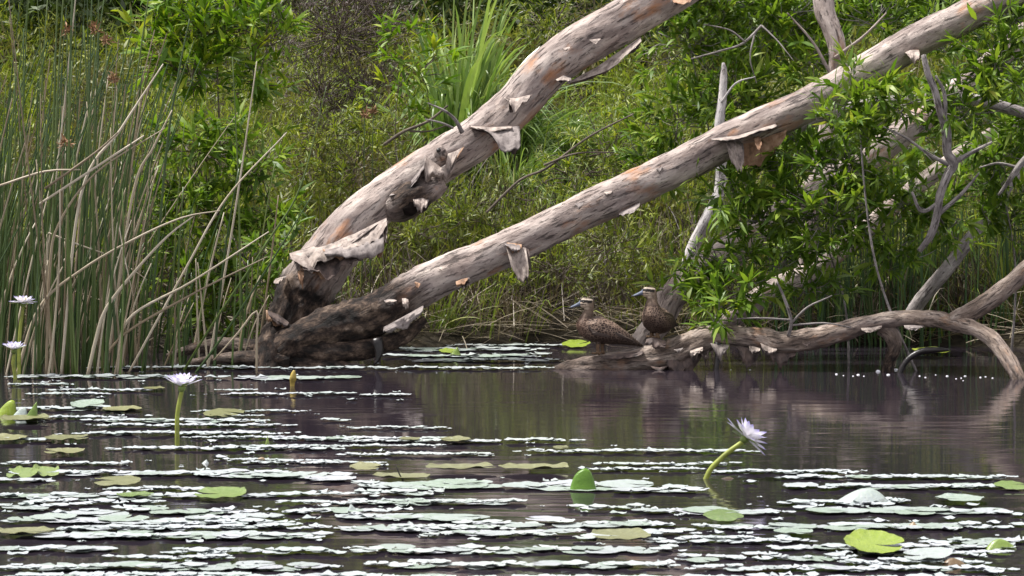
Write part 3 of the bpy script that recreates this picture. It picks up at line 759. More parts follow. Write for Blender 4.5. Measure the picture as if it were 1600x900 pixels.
tf([(1414, 82), (1422, 78), (1436, 78)], [(1420, 92), (1426, 100), (1434, 98)], 23.05, 22.98, 'sheet_pale', ragged=.3, bulge=.04)
for (x_, y_) in ((905, 318), (1030, 262), (690, 418), (950, 300), (930, 62), (600, 300), (885, 75)):
    Yf = 24.3 - 35 * mpx(24.3) if (y_ < 1000 and ((x_ < 640 and y_ < 380) or (y_ < 215 and x_ < 950))) else 23.5 - 29.5 * mpx(23.5)
    w_ = RNG.uniform(5, 11); h_ = RNG.uniform(4, 9)
    tf([(x_ - w_, y_), (x_, y_ - 1), (x_ + w_, y_ - 2)], [(x_ - w_ * .7, y_ + h_ * .6), (x_, y_ + h_), (x_ + w_ * .8, y_ + h_ * .4)], Yf, Yf - .03, RNG.choice(['sheet_pale', 'sheet_grey']), ragged=.5, bulge=.015, n=12, m_=6)

# ------------------------------------------------------------------ fallen log the ducks stand on
LOG = pxpath([(845, 586, 5, 23.1), (872, 580, 11, 23.1), (905, 574, 16, 23.1), (945, 569, 17.5, 23.1), (1000, 563, 20, 23.1), (1050, 555, 22.5, 23.08), (1088, 538, 21, 23.05), (1125, 525, 16, 23.0), (1180, 528, 16, 22.95), (1232, 536, 16.5, 22.9), (1300, 523, 16, 22.85), (1370, 503, 13, 22.8), (1439, 497, 12.5, 22.7), (1495, 506, 13, 22.5), (1540, 523, 12, 22.3), (1568, 551, 12, 22.15), (1588, 585, 12, 22.0), (1598, 615, 12, 21.95), (1602, 640, 11, 21.9)])
log_pt = at(950, 580, 23.1); log_pt[2] = 0
logt = thing('fallen_log', 'rough brown fallen log rising from the water to a forked bend', 'log', log_pt)
trunk(LOG, 'trunk', logt, M['logbark'], 21.0, ([0, .06, .14, .25, .34, .42, .6, .86, .93, 1], [.9, .5, .42, .5, .32, .1, .1, .1, .45, 1.2]), 40, .16, .017, log_pt)
def log_part(P, name, mat, seed=0, dark=([0, 1], [.2, .1]), sides=20, rough=.1):
    g = MB(); tube(g, pxpath(P), .02, sides, rough, 1.3, True, seed, dark)
    o = g.build(name, mat, logt); o.data.transform(Matrix.Translation(-Vector(log_pt))); return o
log_part([(1488, 502, 13, 22.52), (1512, 490, 15, 22.5), (1545, 470, 15, 22.45), (1580, 443, 14.5, 22.4), (1615, 412, 14, 22.35), (1680, 360, 12, 22.3)], 'branch', M['logbark'], 31)
log_part([(1375, 512, 11, 22.82), (1392, 522, 13, 22.8), (1398, 540, 11, 22.8), (1390, 565, 10, 22.8), (1384, 592, 10, 22.8), (1380, 612, 9, 22.8)], 'branch', M['logbark'], 33, ([0, .4, .7, 1], [.2, .6, 1.1, 1.3]))
log_part([(1122, 536, 7, 22.95), (1121, 560, 5, 22.93), (1118, 585, 4, 22.92), (1117, 605, 3.5, 22.92)], 'branch', M['darkwood'], 34, sides=10)
def lf(top, bot, Y0, Y1, mat, **k): return flap(top, bot, Y0, Y1, mat, logt, log_pt, **k)
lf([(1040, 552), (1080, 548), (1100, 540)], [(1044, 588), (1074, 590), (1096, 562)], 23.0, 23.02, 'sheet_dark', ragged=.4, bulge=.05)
lf([(1078, 548), (1090, 544), (1098, 542)], [(1078, 556), (1090, 552), (1098, 548)], 22.93, 22.9, 'sheet_pale', ragged=.5, bulge=.03)
lf([(1110, 536), (1122, 538), (1140, 538)], [(1116, 552), (1124, 562), (1136, 546)], 22.92, 22.9, 'sheet_grey', ragged=.5, bulge=.04)
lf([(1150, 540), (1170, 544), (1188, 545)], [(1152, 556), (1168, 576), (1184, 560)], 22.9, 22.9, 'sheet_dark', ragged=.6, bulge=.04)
lf([(1170, 540), (1180, 542), (1188, 544)], [(1171, 549), (1178, 552), (1186, 550)], 22.86, 22.82, 'sheet_pale', ragged=.4, bulge=.03)
lf([(1188, 536), (1205, 542), (1214, 544)], [(1192, 549), (1204, 553), (1212, 550)], 22.86, 22.82, 'sheet_pale', ragged=.4, bulge=.04)
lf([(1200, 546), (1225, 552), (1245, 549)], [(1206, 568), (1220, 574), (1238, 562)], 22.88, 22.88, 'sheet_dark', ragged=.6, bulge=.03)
lf([(1345, 512), (1360, 510), (1378, 506)], [(1346, 518), (1358, 520), (1376, 514)], 22.76, 22.72, 'sheet_pale', ragged=.4, bulge=.03)
lf([(1412, 508), (1430, 508), (1445, 508)], [(1414, 515), (1430, 516), (1440, 512)], 22.66, 22.62, 'sheet_grey', ragged=.5, bulge=.02)
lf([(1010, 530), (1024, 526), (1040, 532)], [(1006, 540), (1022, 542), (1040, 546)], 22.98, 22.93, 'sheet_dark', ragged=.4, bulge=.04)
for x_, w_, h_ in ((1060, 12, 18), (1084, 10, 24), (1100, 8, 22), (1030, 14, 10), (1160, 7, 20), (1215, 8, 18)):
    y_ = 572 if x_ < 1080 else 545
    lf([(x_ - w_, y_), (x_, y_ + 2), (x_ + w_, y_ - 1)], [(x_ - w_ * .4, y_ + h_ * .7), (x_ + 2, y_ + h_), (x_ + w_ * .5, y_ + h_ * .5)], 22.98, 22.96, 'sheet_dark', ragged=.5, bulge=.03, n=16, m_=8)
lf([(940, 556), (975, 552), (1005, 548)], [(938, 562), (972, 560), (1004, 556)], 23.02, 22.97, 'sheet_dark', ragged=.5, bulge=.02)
for (x_, y_) in ((1060, 545), (1260, 535)):
    w_ = RNG.uniform(4, 9); h_ = RNG.uniform(3, 7); Yf = 23.0 - .10 if x_ < 1110 else 22.78
    lf([(x_ - w_, y_ + 1), (x_, y_), (x_ + w_, y_ - 2)], [(x_ - w_ * .7, y_ + h_ * .6), (x_, y_ + h_), (x_ + w_ * .8, y_ + h_ * .4)], Yf, Yf - .02, RNG.choice(['sheet_dark', 'sheet_grey']), ragged=.5, bulge=.01, n=10, m_=5)

# ------------------------------------------------------------------ other stems
def stem(name, label, cat, rows, mat, seed, twigs=(), rough=.08, dark=None, sides=22, group=None):
    P = pxpath(rows); b = np.array(P[0][:3])
    t = thing(name, label, cat, b, group)
    g = MB(); tube(g, P, .025, sides, rough, 1.2, True, seed, dark)
    g.build('trunk' if rows[0][2] > 9 else 'stem', M[mat], t).data.transform(Matrix.Translation(-Vector(b)))
    for tw in twigs:
        g = MB(); tube(g, pxpath(tw), .03, 7, .1, 1.2, True, seed + 3)
        g.build('twig', M[mat], t).data.transform(Matrix.Translation(-Vector(b)))
    return t
stem('leaning_trunk', 'thick pale trunk leaning up behind the second duck', 'tree trunk', [(1000, 540, 20, 24.1), (1030, 500, 22, 24.1), (1048, 465, 23, 24.15), (1085, 430, 25, 24.2), (1130, 402, 26, 24.3), (1200, 352, 25, 24.5), (1290, 290, 24, 24.7), (1390, 222, 22, 25), (1500, 140, 20, 25.3), (1620, 40, 18, 25.6)], 'paperbark', 41)
stem('leaning_trunk', 'pale slanting trunk half hidden in sprays above the log', 'tree trunk', [(1110, 530, 15, 24.6), (1160, 485, 17, 24.6), (1215, 448, 17, 24.7), (1265, 425, 16, 24.8), (1340, 370, 15, 25), (1420, 300, 14, 25.2), (1520, 230, 13, 25.4), (1640, 160, 12, 25.6)], 'paperbark', 43)
stem('white_sapling', 'slim white upright stem beside the hanging orange bark', 'tree stem', [(1066, 470, 10, 24.9), (1078, 400, 10, 24.9), (1100, 352, 10, 24.9), (1124, 300, 9.5, 25), (1127, 250, 9, 25), (1124, 200, 8, 25), (1129, 150, 6.5, 25.05), (1131, 112, 5, 25.1), (1130, 98, 2, 25.1)], 'whitebark', 45, [[(1127, 160, 2, 25), (1150, 130, 1.6, 25), (1180, 120, 1, 25)]], rough=.05)
stem('white_sapling', 'crooked whitish stem rising through the foliage to the upper frame', 'tree stem', [(1246, 455, 10, 25.4), (1262, 395, 11, 25.4), (1268, 330, 13, 25.4), (1285, 240, 13, 25.5), (1302, 150, 13, 25.6), (1308, 75, 14, 25.6), (1290, 20, 16, 25.7), (1282, -40, 15, 25.8)], 'paperbark', 47, [[(1300, 120, 3, 25.5), (1270, 66, 2, 25.5), (1230, 20, 1, 25.5)], [(1305, 90, 3, 25.5), (1350, 56, 2, 25.4), (1385, 20, 1, 25.4)]])
stem('leaning_trunk', 'slim dark trunk slanting behind the bend of the log', 'tree trunk', [(1418, 500, 11, 25.2), (1442, 465, 11, 25.2), (1480, 420, 11, 25.2), (1530, 355, 10, 25.3), (1575, 290, 9, 25.4), (1630, 210, 9, 25.5)], 'greybark', 49, dark=([0, 1], [.45, .3]))
stem('bare_branch', 'twisted grey dead branch with a knobbly fork', 'branch', [(1436, 392, 4, 22.7), (1455, 366, 6, 22.65), (1464, 335, 6.5, 22.6), (1470, 300, 6.5, 22.6), (1481, 272, 7, 22.6), (1490, 256, 8.5, 22.6), (1480, 238, 7, 22.6), (1479, 205, 7, 22.55), (1468, 172, 5.5, 22.5), (1460, 140, 5.5, 22.5), (1449, 112, 5, 22.5), (1443, 86, 4, 22.5)], 'greybark', 51,
     [[(1484, 258, 4, 22.6), (1450, 240, 2.6, 22.6), (1415, 215, 2, 22.6), (1380, 198, 1.2, 22.6)], [(1475, 210, 4, 22.55), (1476, 150, 3, 22.5), (1462, 118, 2, 22.5)], [(1488, 256, 5, 22.6), (1515, 240, 3.4, 22.6), (1550, 222, 2, 22.6)], [(1470, 315, 4, 22.6), (1440, 330, 3, 22.6), (1425, 300, 2, 22.55)], [(1466, 335, 4, 22.6), (1500, 305, 3, 22.6), (1530, 270, 1.5, 22.6)]], rough=.1)
stem('leaning_trunk', 'level pale trunk crossing behind the sapling leaves', 'tree trunk', [(1230, 205, 9, 24), (1330, 168, 10, 24), (1420, 157, 10, 23.9), (1500, 153, 9, 23.9), (1560, 165, 9, 23.9), (1640, 190, 9, 23.9)], 'greybark', 53, rough=.06)
stem('bare_branch', 'thin forked twig sticking from the log under the sprays', 'branch', [(1232, 525, 3, 22.85), (1236, 500, 2.6, 22.8), (1225, 465, 2.2, 22.8), (1214, 440, 1.6, 22.8)], 'greybark', 55, [[(1236, 505, 2, 22.8), (1262, 480, 1.6, 22.75), (1300, 462, 1, 22.75)], [(1236, 500, 1.8, 22.8), (1190, 497, 1.4, 22.75), (1150, 498, 1, 22.75)], [(1238, 508, 1.8, 22.8), (1290, 505, 1.4, 22.75), (1330, 512, 1, 22.75)]])
stem('bare_branch', 'thin brown twig lying across the heath under the upper trunk', 'branch', [(760, 332, 2, 26.2), (812, 282, 2, 26.2), (855, 262, 2, 26.25), (920, 214, 1.7, 26.2), (990, 178, 1.2, 26.2)], 'brownbark', 56, [[(850, 258, 2, 26.2), (900, 240, 1.5, 26.2), (960, 238, 1, 26.2)]])
stem('bare_branch', 'reddish dead stick among the heath beside the strappy clump', 'branch', [(600, 226, 2.4, 27), (630, 206, 2.6, 27), (668, 190, 2.2, 27), (700, 165, 1.6, 27)], 'brownbark', 57, [[(640, 205, 2, 27), (670, 205, 1.4, 27), (700, 195, 1, 27)]])
stem('bare_branch', 'thin grey brush of twigs at the upper edge beside the sapling', 'branch', [(1190, 40, 2, 25.8), (1160, 68, 1.8, 25.7), (1124, 80, 1.5, 25.7), (1080, 92, 1, 25.6)], 'greybark', 58, [[(1165, 66, 1.4, 25.7), (1140, 47, 1.2, 25.7), (1100, 38, .8, 25.6)], [(1180, 50, 1.5, 25.8), (1172, 90, 1.2, 25.7), (1182, 130, .8, 25.7)], [(1190, 40, 1.5, 25.8), (1215, 64, 1.2, 25.7), (1240, 95, .8, 25.6)]])
stem('bare_branch', 'grey stick reaching into the bay beyond the sapling edge', 'branch', [(1620, 230, 5, 23.6), (1590, 262, 5, 23.6), (1575, 285, 4, 23.6), (1560, 305, 2, 23.6)], 'greybark', 59, [[(1590, 262, 2.6, 23.6), (1560, 255, 2, 23.6), (1530, 262, 1, 23.6)]])
g = MB(); P = pxpath([(1402, 600, 5, 22.6), (1408, 578, 5, 22.6), (1420, 560, 5, 22.6), (1440, 549, 5.5, 22.6), (1462, 547, 4.5, 22.6), (1482, 547, 2, 22.6)])
tube(g, P, .015, 12, .12, 2, True, 4)
o = g.build('curved_stick', M['darkwood'], loc=P[0][:3])
tag(o, 'black curved stick hooking out of the water under the log', 'stick')
# ------------------------------------------------------------------ rushes standing in the water
def reed_mesh(name, L, r, bend, mat, kink=None):
    """upright stem bending towards +x by bend*L at the tip"""
    rows = []
    for t in np.linspace(0, 1, 7):
        rows.append([bend * L * t * t, .02 * L * math.sin(t * 3), L * t - .25 * bend * bend * L * t * t, r * (1 - .55 * t ** 2)])
    if kink:
        k, ang, ln = kink
        p = rows[4]; rows = rows[:5]
        rows += [[p[0] + .01, p[1], p[2] + .01, p[3]], [p[0] + math.sin(ang) * ln * .5, p[1], p[2] + math.cos(ang) * ln * .5, p[3] * .8], [p[0] + math.sin(ang) * ln, p[1] + .02, p[2] + math.cos(ang) * ln, p[3] * .5]]
    g = MB(); tube(g, rows, .22, 7)
    return g.mesh(name, mat)
protoG = [reed_mesh('reed_stem', L, r, b, M['reed_green']) for L, r, b in ((2.6, .0125, .02), (2.2, .0115, .06), (2.9, .0135, .01), (1.8, .011, .05), (2.4, .012, .12), (1.5, .0105, .02))]
protoD = [reed_mesh('reed_stem', L, r, b, M['reed_dry']) for L, r, b in ((2.4, .0125, .04), (2.0, .013, .14), (1.7, .011, .07), (2.6, .012, .01), (1.4, .0125, .28))]
protoD.append(reed_mesh('reed_stem', 2.0, .012, .1, M['reed_dry'], (4, 2.5, .7)))
protoD.append(reed_mesh('reed_stem', 1.7, .012, .05, M['reed_dry'], (4, 1.9, .6)))
RL = {0: 'green rush stem standing close among the other green stems of the rush bed', 1: 'dry tan rush stem standing among green stems in the rush bed'}
def put_reed(me, dry, loc, rot, tilt, tiltdir, sc):
    o = bpy.data.objects.new('reed_stem', me); C.objects.link(o)
    o.location = loc; o.scale = (sc[0], sc[0], sc[1])
    o.rotation_euler = (Matrix.Rotation(tiltdir, 3, 'Z') @ Matrix.Rotation(tilt, 3, 'Y') @ Matrix.Rotation(rot - tiltdir, 3, 'Z')).to_euler()
    return tag(o, RL[dry], 'rush stem', 'dry rush stems' if dry else 'green rush stems')
def reed_base(front=.5):
    x = -4.35 + 2.0 * RNG.random() ** 1.25
    px = x
    y = RNG.uniform(22.25, 24.6)
    return np.array([x, y, -.12])
NREED = 250
for k in range(NREED):
    dry = 1 if RNG.random() < .36 else 0
    far = k % 5 == 0
    if k < 225:
        x = -4.6 + 1.65 * RNG.random() ** 1.4; y = RNG.uniform(22.2, 24.4)
    else:
        x = RNG.uniform(-2.9, -2.1); y = RNG.uniform(23.2, 24.4)
    pr = protoD if dry else protoG
    me = pr[RNG.integers(len(pr) - (0 if RNG.random() < .25 or not dry else 2))]
    tilt = abs(RNG.normal(0, .06)) + (.05 if dry else .01) + (RNG.random() < .10) * RNG.uniform(.1, .45)
    td = RNG.normal(0, .6) + (math.pi if RNG.random() < .22 else 0)
    sh = 1.0 if x < -3.2 else RNG.uniform(.45, .8)
    put_reed(me, dry, (x, y, -.12), RNG.normal(0, .8), tilt, td, (RNG.uniform(.42, .95), RNG.uniform(.6, 1.45) * sh))
# single stems that stand out
def reed_px(rows, mat, label, r=.0098, name='reed_stem', cat='rush stem'):
    P = [[*at(px, py, Y), r * k] for px, py, Y, k in rows]
    g = MB(); tube(g, P, .08, 7)
    o = g.build(name, M[mat], loc=P[0][:3])
    return tag(o, label, cat)
reed_px([(282, 588, 23.0, 1.1), (330, 510, 22.9, 1), (420, 375, 22.8, .9), (470, 290, 22.8, .7), (510, 135, 22.8, .3)], 'reed_green', 'longest green rush stem leaning far out towards the upper trunk')
reed_px([(300, 590, 22.7, 1), (345, 530, 22.7, 1), (420, 415, 22.6, .8), (488, 305, 22.6, .4)], 'reed_green', 'leaning green rush stem that crosses the base of the upper trunk')
reed_px([(182, 590, 22.5, 1.2), (200, 500, 22.5, 1.1), (300, 440, 22.5, .9), (420, 362, 22.5, .45)], 'reed_dry', 'pale fallen stalk slanting high from the rushes towards the trunk')
reed_px([(160, 590, 22.5, 1.1), (186, 529, 22.5, 1.1), (300, 460, 22.5, .9), (418, 401, 22.5, .4)], 'reed_dry', 'pale fallen stalk slanting low from the rushes towards the trunk')
reed_px([(136, 592, 22.4, 1.5), (150, 530, 22.4, 1.5), (166, 482, 22.4, 1.4), (210, 425, 22.4, 1.1), (262, 369, 22.4, .9), (302, 338, 22.4, .5)], 'reed_dry', 'thick pale stalk bent at a third of its height')
reed_px([(25, 590, 22.4, 1.5), (62, 480, 22.4, 1.2), (130, 420, 22.4, 1), (213, 372, 22.4, .9), (285, 340, 22.4, .7), (344, 329, 22.4, .4)], 'reed_dry', 'long pale stalk arching over the middle of the rush bed')
reed_px([(401, 588, 22.6, .9), (401, 530, 22.6, .9), (401, 486, 22.6, .9), (372, 520, 22.6, .8), (334, 563, 22.6, .6)], 'reed_dry', 'snapped tan stalk folded down like a tent pole by the roots')
reed_px([(95, 590, 22.5, 1.2), (127, 303, 22.5, 1.2), (190, 200, 22.5, 1), (255, 100, 22.5, .5)], 'reed_dry', 'tall pale stalk bent over at the top of the rush bed')
reed_px([(165, 590, 22.6, 1.1), (207, 306, 22.6, 1.1), (240, 230, 22.6, .9), (269, 172, 22.6, .5)], 'reed_dry', 'straw stalk leaning across the shrub behind the rushes')
reed_px([(225, 585, 22.9, 1.2), (245, 400, 22.9, 1.1), (262, 220, 22.9, 1), (280, 110, 22.9, .8), (296, 30, 22.9, .4)], 'reed_green', 'tallest upright green rush stem standing apart before the shrub')
reed_px([(200, 585, 22.7, 1), (290, 420, 22.7, .9), (355, 308, 22.7, .8), (448, 207, 22.7, .4)], 'reed_dry', 'straw stalk leaning far out over the dark green shrub')
reed_px([(72, 590, 22.4, 1.2), (78, 420, 22.4, 1.2), (92, 350, 22.4, 1), (150, 270, 22.4, .8), (258, 200, 22.4, .4)], 'reed_dry', 'bent pale stalk ending below the bright shrub')
reed_px([(0, 290, 22.4, 1), (70, 268, 22.4, .9), (125, 265, 22.4, .5)], 'reed_dry', 'short pale stalk lying level across the rush stems')
reed_px([(70, 295, 22.4, 1), (150, 238, 22.4, 1), (184, 207, 22.4, .6)], 'reed_dry', 'short thick pale stalk lodged aslant high among the rush stems')
reed_px([(60, 320, 22.4, 1), (175, 245, 22.4, 1), (225, 212, 22.4, .6)], 'reed_dry', 'pale broken length of stalk lodged across the rush bed top')
reed_px([(312, 580, 23.6, .8), (308, 480, 23.6, .8), (306, 404, 23.6, .4)], 'reed_dry', 'thin upright tan stalk before the lower dark shrub')
reed_px([(325, 578, 23.2, .8), (318, 500, 23.2, .8), (309, 410, 23.2, .3)], 'reed_dry', 'thin tan stalk standing just before the floating root')
# brown seed heads on thin stems
for k, (px, py, Y) in enumerate([(105, 48, 22.7), (166, 62, 22.7), (176, 124, 22.6), (101, 222, 22.6), (148, 46, 22.8), (583, 174, 26.5), (570, 180, 26.6)]):
    lab = ['brown seed head at the very top of the rush bed', 'brown seed head second from the top of the rush bed', 'orange brown seed head beside the bright shrub', 'reddish seed head halfway down the rush bed', 'small tan seed head just above two others', 'orange seed head in the heath near the strappy tussock', 'smaller orange seed head close beside another in the heath'][k]
    b = at(px, py, Y); t = thing('seed_head', lab, 'rush flower', b)
    z0 = b[2] + .1
    g = MB(); tube(g, [[0, 0, 0, .004], [-.02, .01, -.5 * z0, .006], [-.05, .03, -z0, .007]], .2, 6); g.build('stem', M['reed_green'], t)
    g = MB(); n = 46; D = unit(rand_dirs(n) + [0, 0, .25]); leaves(g, RNG.normal(size=(n, 3)) * .012, D, rand_dirs(n), RNG.uniform(.03, .075, n), RNG.uniform(.008, .014, n), .1)
    g.build('spikelets', M['seed'], t)

# more rushes too many to count, behind and beside the front ones
mb = MB(); mb2 = MB()
for k in range(430):
    dry = RNG.random() < .2
    x = -5.6 + 2.9 * RNG.random() ** 1.1; y = RNG.uniform(23.0, 26.0)
    if x > -3.2 and RNG.random() < .7: continue
    L = RNG.uniform(1.2, 2.9) * (1 if x < -3.3 else .6); ti = abs(RNG.normal(0, .10)); td = RNG.normal(0, .8)
    dx, dy = math.cos(td) * ti, math.sin(td) * ti; b = RNG.uniform(0, .2)
    rows = [[x + dx * L * t + b * L * t * t, y + dy * L * t, L * t - .12, .009 * (1 - .5 * t)] for t in (0, .35, .7, 1)]
    tube(mb2 if dry else mb, rows, .4, 5, cap=False)
M['reed_green2'] = leaf_mat('reed_green_mass', [(0, (.020, .050, .016)), (.5, (.042, .095, .024)), (1, (.11, .16, .04))], rough=.4, trans=0)
M['reed_dry2'] = leaf_mat('reed_dry_mass', [(0, (.11, .075, .045)), (.5, (.24, .18, .115)), (1, (.44, .37, .27))], rough=.5, trans=0)
tag(mb.build('reed_bed_green', M['reed_green2']), 'rear mass of green rush stems filling the bed', None, kind='stuff')
tag(mb2.build('reed_bed_dry', M['reed_dry2']), 'rear mass of dry tan rush stems filling the bed', None, kind='stuff')
# distant rushes at the foot of the bank behind the log
mb = MB()
for k in range(420):
    x = RNG.uniform(2.4, 6.2); y = RNG.uniform(25.9, 27.3); L = RNG.uniform(.5, 1.5); ti = abs(RNG.normal(0, .12)); td = RNG.uniform(0, 6.28)
    z = max(float(ground_z(np.array([x]), np.array([y]))[0]), 0) - .05
    rows = [[x + math.cos(td) * ti * L * t, y + math.sin(td) * ti * L * t, z + L * t, .009 * (1 - .6 * t)] for t in (0, .5, 1)]
    tube(mb, rows, .4, 4, cap=False)
tag(mb.build('reed_bed_far', M['reed_green2']), 'green rushes along the foot of the bank behind the log', None, kind='stuff')

# ------------------------------------------------------------------ lily pads
def pad_mat(name, stops, rough=.42, coat=.0, bump=.002, veins=.1):
    m, nt, bs, out = new_mat(name)
    tc = nd(nt, 'ShaderNodeTexCoord').outputs['Object']
    rnd = nd(nt, 'ShaderNodeObjectInfo').outputs['Random']
    n = noise(nt, tc, 3.2, 6, .65)
    f = math_(nt, 'ADD', math_(nt, 'MULTIPLY', rnd, .55), math_(nt, 'MULTIPLY', n, .9))
    col = ramp(nt, math_(nt, 'SUBTRACT', f, .22), stops)
    sp = nd(nt, 'ShaderNodeSeparateXYZ', {0: tc})
    vein = math_(nt, 'POWER', math_(nt, 'ABSOLUTE', math_(nt, 'SINE', math_(nt, 'MULTIPLY', math_(nt, 'ARCTAN2', sp.outputs[1], sp.outputs[0]), 7.0))), 14.0)
    col = mixc(nt, math_(nt, 'MULTIPLY', vein, veins), col, (.50, .52, .30))
    n2 = noise(nt, tc, 14, 4, .6)
    col = mixc(nt, ramp(nt, n2, [(.63, (0, 0, 0)), (.72, (.7,) * 3)]), col, (.10, .085, .06))
    nt.links.new(col, bs.inputs['Base Color'])
    bs.inputs['Roughness'].default_value = rough
    bs.inputs['Specular IOR Level'].default_value = .4
    bs.inputs['Coat Weight'].default_value = coat; bs.inputs['Coat Roughness'].default_value = .22
    bp = nd(nt, 'ShaderNodeBump', {'Height': noise(nt, tc, 9, 6, .65), 'Strength': .8, 'Distance': bump / .13})
    nt.links.new(bp.outputs[0], bs.inputs['Normal'])
    return m
M['pad'] = pad_mat('lily_pad_sheen', [(0, (.15, .22, .13)), (.25, (.27, .34, .28)), (.6, (.37, .41, .415)), (.85, (.44, .445, .50)), (1, (.54, .55, .60))])  # green pads paled: sky glare painted into the base colour
M['pad_green'] = pad_mat('lily_pad_green', [(0, (.07, .13, .02)), (.5, (.14, .22, .035)), (1, (.26, .32, .08))], .34, .2)
M['pad_olive'] = pad_mat('lily_pad_olive', [(0, (.11, .115, .045)), (.5, (.19, .195, .075)), (1, (.29, .28, .14))], .36, .2)
M['pad_lime'] = pad_mat('lily_pad_lime', [(0, (.13, .20, .01)), (.5, (.23, .31, .015)), (1, (.34, .38, .04))], .4, .1)
M['pad_leaf'] = pad_mat('lily_leaf_green', [(0, (.035, .09, .008)), (.5, (.085, .19, .012)), (1, (.16, .28, .03))], .4, .1, veins=0.0)
M['pad_brown'] = pad_mat('lily_pad_brown', [(0, (.10, .06, .03)), (.5, (.20, .13, .07)), (1, (.32, .24, .15))], .45, .1)

def pad_arrays(seed, rim=.05, wav=.10, notch=.16, rough=.03, ns=44, nr=7):
    rg = np.random.default_rng(seed)
    th = np.linspace(notch, 2 * math.pi - notch, ns)
    rr = np.linspace(.0, 1, nr)
    ph = rg.uniform(0, 6.28, 4)
    edge = 1 + .04 * np.sin(2 * th + ph[0]) + .02 * np.sin(5 * th + ph[1]) + .02 * np.sin(17 * th + ph[2])
    z = []
    V = []
    for r in rr:
        q = np.stack([np.cos(th) * r * 2.2 + seed, np.sin(th) * r * 2.2, 0 * th], -1)
        zz = r ** 4 * (rim + wav * np.maximum(0, np.sin(3 * th + ph[3]) * .6 + np.sin(7 * th + ph[1]) * .4)) + rough * fbm(q, 4) * (.3 + r)
        V.append(np.stack([np.cos(th) * r * edge, np.sin(th) * r * edge, zz], -1))
    V = np.concatenate(V)
    i = (np.arange(nr - 1)[:, None] * ns + np.arange(ns - 1)[None]).reshape(-1, 1)
    Q = np.concatenate([i, i + ns, i + ns + 1, i + 1], 1)
    return V, Q
def pad_mesh(mat, *a, **k):
    g = MB(); V, Q = pad_arrays(*a, **k); g.add(V, Q); return g.mesh('lily_pad', M[mat])
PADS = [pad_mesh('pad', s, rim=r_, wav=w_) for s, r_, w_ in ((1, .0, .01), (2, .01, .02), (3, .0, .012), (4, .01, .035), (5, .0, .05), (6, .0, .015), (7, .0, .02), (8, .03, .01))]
STREAKS = [(420, 870, 577, 4), (430, 560, 560, 5), (600, 870, 556, 8), (560, 860, 548, 6), (640, 870, 566, 5), (700, 900, 543, 4), (130, 440, 576, 4), (0, 330, 591, 5), (330, 560, 592, 8),
    (0, 120, 603, 3), (70, 240, 612, 4), (40, 190, 617, 3), (330, 400, 610, 3), (340, 560, 617, 3), (560, 640, 619, 3), (0, 230, 640, 6), (300, 480, 645, 3), (330, 420, 651, 3),
    (30, 200, 655, 4), (120, 420, 659, 6), (120, 470, 668, 4), (500, 540, 657, 4), (540, 720, 670, 3), (0, 90, 690, 5), (110, 450, 680, 6), (280, 470, 686, 3), (420, 720, 687, 6),
    (160, 540, 703, 6), (530, 930, 692, 5), (370, 700, 700, 4), (530, 780, 713, 5), (800, 1190, 708, 5), (0, 210, 726, 5), (340, 540, 720, 4), (930, 1160, 728, 5), (370, 620, 726, 4),
    (0, 480, 741, 7), (900, 1110, 736, 4), (1100, 1330, 738, 5), (1210, 1600, 748, 6), (300, 560, 746, 12), (540, 1060, 761, 13), (0, 90, 752, 7), (160, 340, 767, 5), (940, 1110, 769, 8), (1210, 1600, 763, 8),
    (0, 340, 779, 9), (370, 560, 776, 7), (530, 690, 773, 6), (880, 1010, 797, 5), (1210, 1430, 789, 7), (540, 830, 786, 8), (0, 110, 796, 8), (90, 420, 801, 9), (430, 620, 803, 7), (1000, 1220, 800, 11), (1220, 1600, 801, 9),
    (0, 260, 816, 11), (260, 450, 811, 9), (530, 760, 809, 11), (700, 1060, 821, 9), (1060, 1600, 826, 9), (480, 780, 829, 8), (0, 540, 840, 12), (640, 1090, 836, 9), (1060, 1190, 844, 5), (1430, 1600, 851, 8),
    (0, 180, 860, 9), (240, 540, 866, 7), (530, 1070, 861, 10), (160, 380, 874, 6), (1060, 1330, 873, 8), (1340, 1600, 866, 6), (0, 540, 887, 10), (560, 1070, 886, 9), (1060, 1600, 891, 8), (1300, 1560, 881, 7), (0, 800, 905, 8), (700, 1600, 908, 8)]
cand = []
ROWS = []
for x0, x1, y, h in STREAKS:
    ROWS.append((x0 + RNG.uniform(0, 14), x1 - RNG.uniform(0, 14), y + RNG.normal() * .8, h * (.68 if y > 740 else .58)))
for k in range(12):
    y = RNG.uniform(780, 915); x0 = RNG.uniform(-60, 1350) if k % 3 else RNG.uniform(-60, 500)
    ROWS.append((x0, x0 + RNG.uniform(140, 420), y, RNG.uniform(3, 6)))
for x0, x1, y, h in ROWS:
    yy = y - 265
    dep = max(h, 2.0) * 7200 / yy ** 2
    rad = float(np.clip(dep * .52, .042, .15))
    d = 7200 / yy; w = rad * 2 * F_PX / d
    n = max(1, int(round((x1 - x0) / (w * .40))))
    for i in range(n):
        fr = (i + .5) / n
        px = x0 + fr * (x1 - x0) + RNG.normal() * w * .12
        p = on_water(px, y + RNG.normal() * h * (.30 if y > 770 else .18))
        ends = .35 + .65 * min(1, math.sin(fr * math.pi) * 2.2) ** .7
        cand.append((p, rad * RNG.uniform(.7, 1.3) * ends, w * yy))
cand.sort(key=lambda c: -c[1] / c[0][1])
rest = MB()
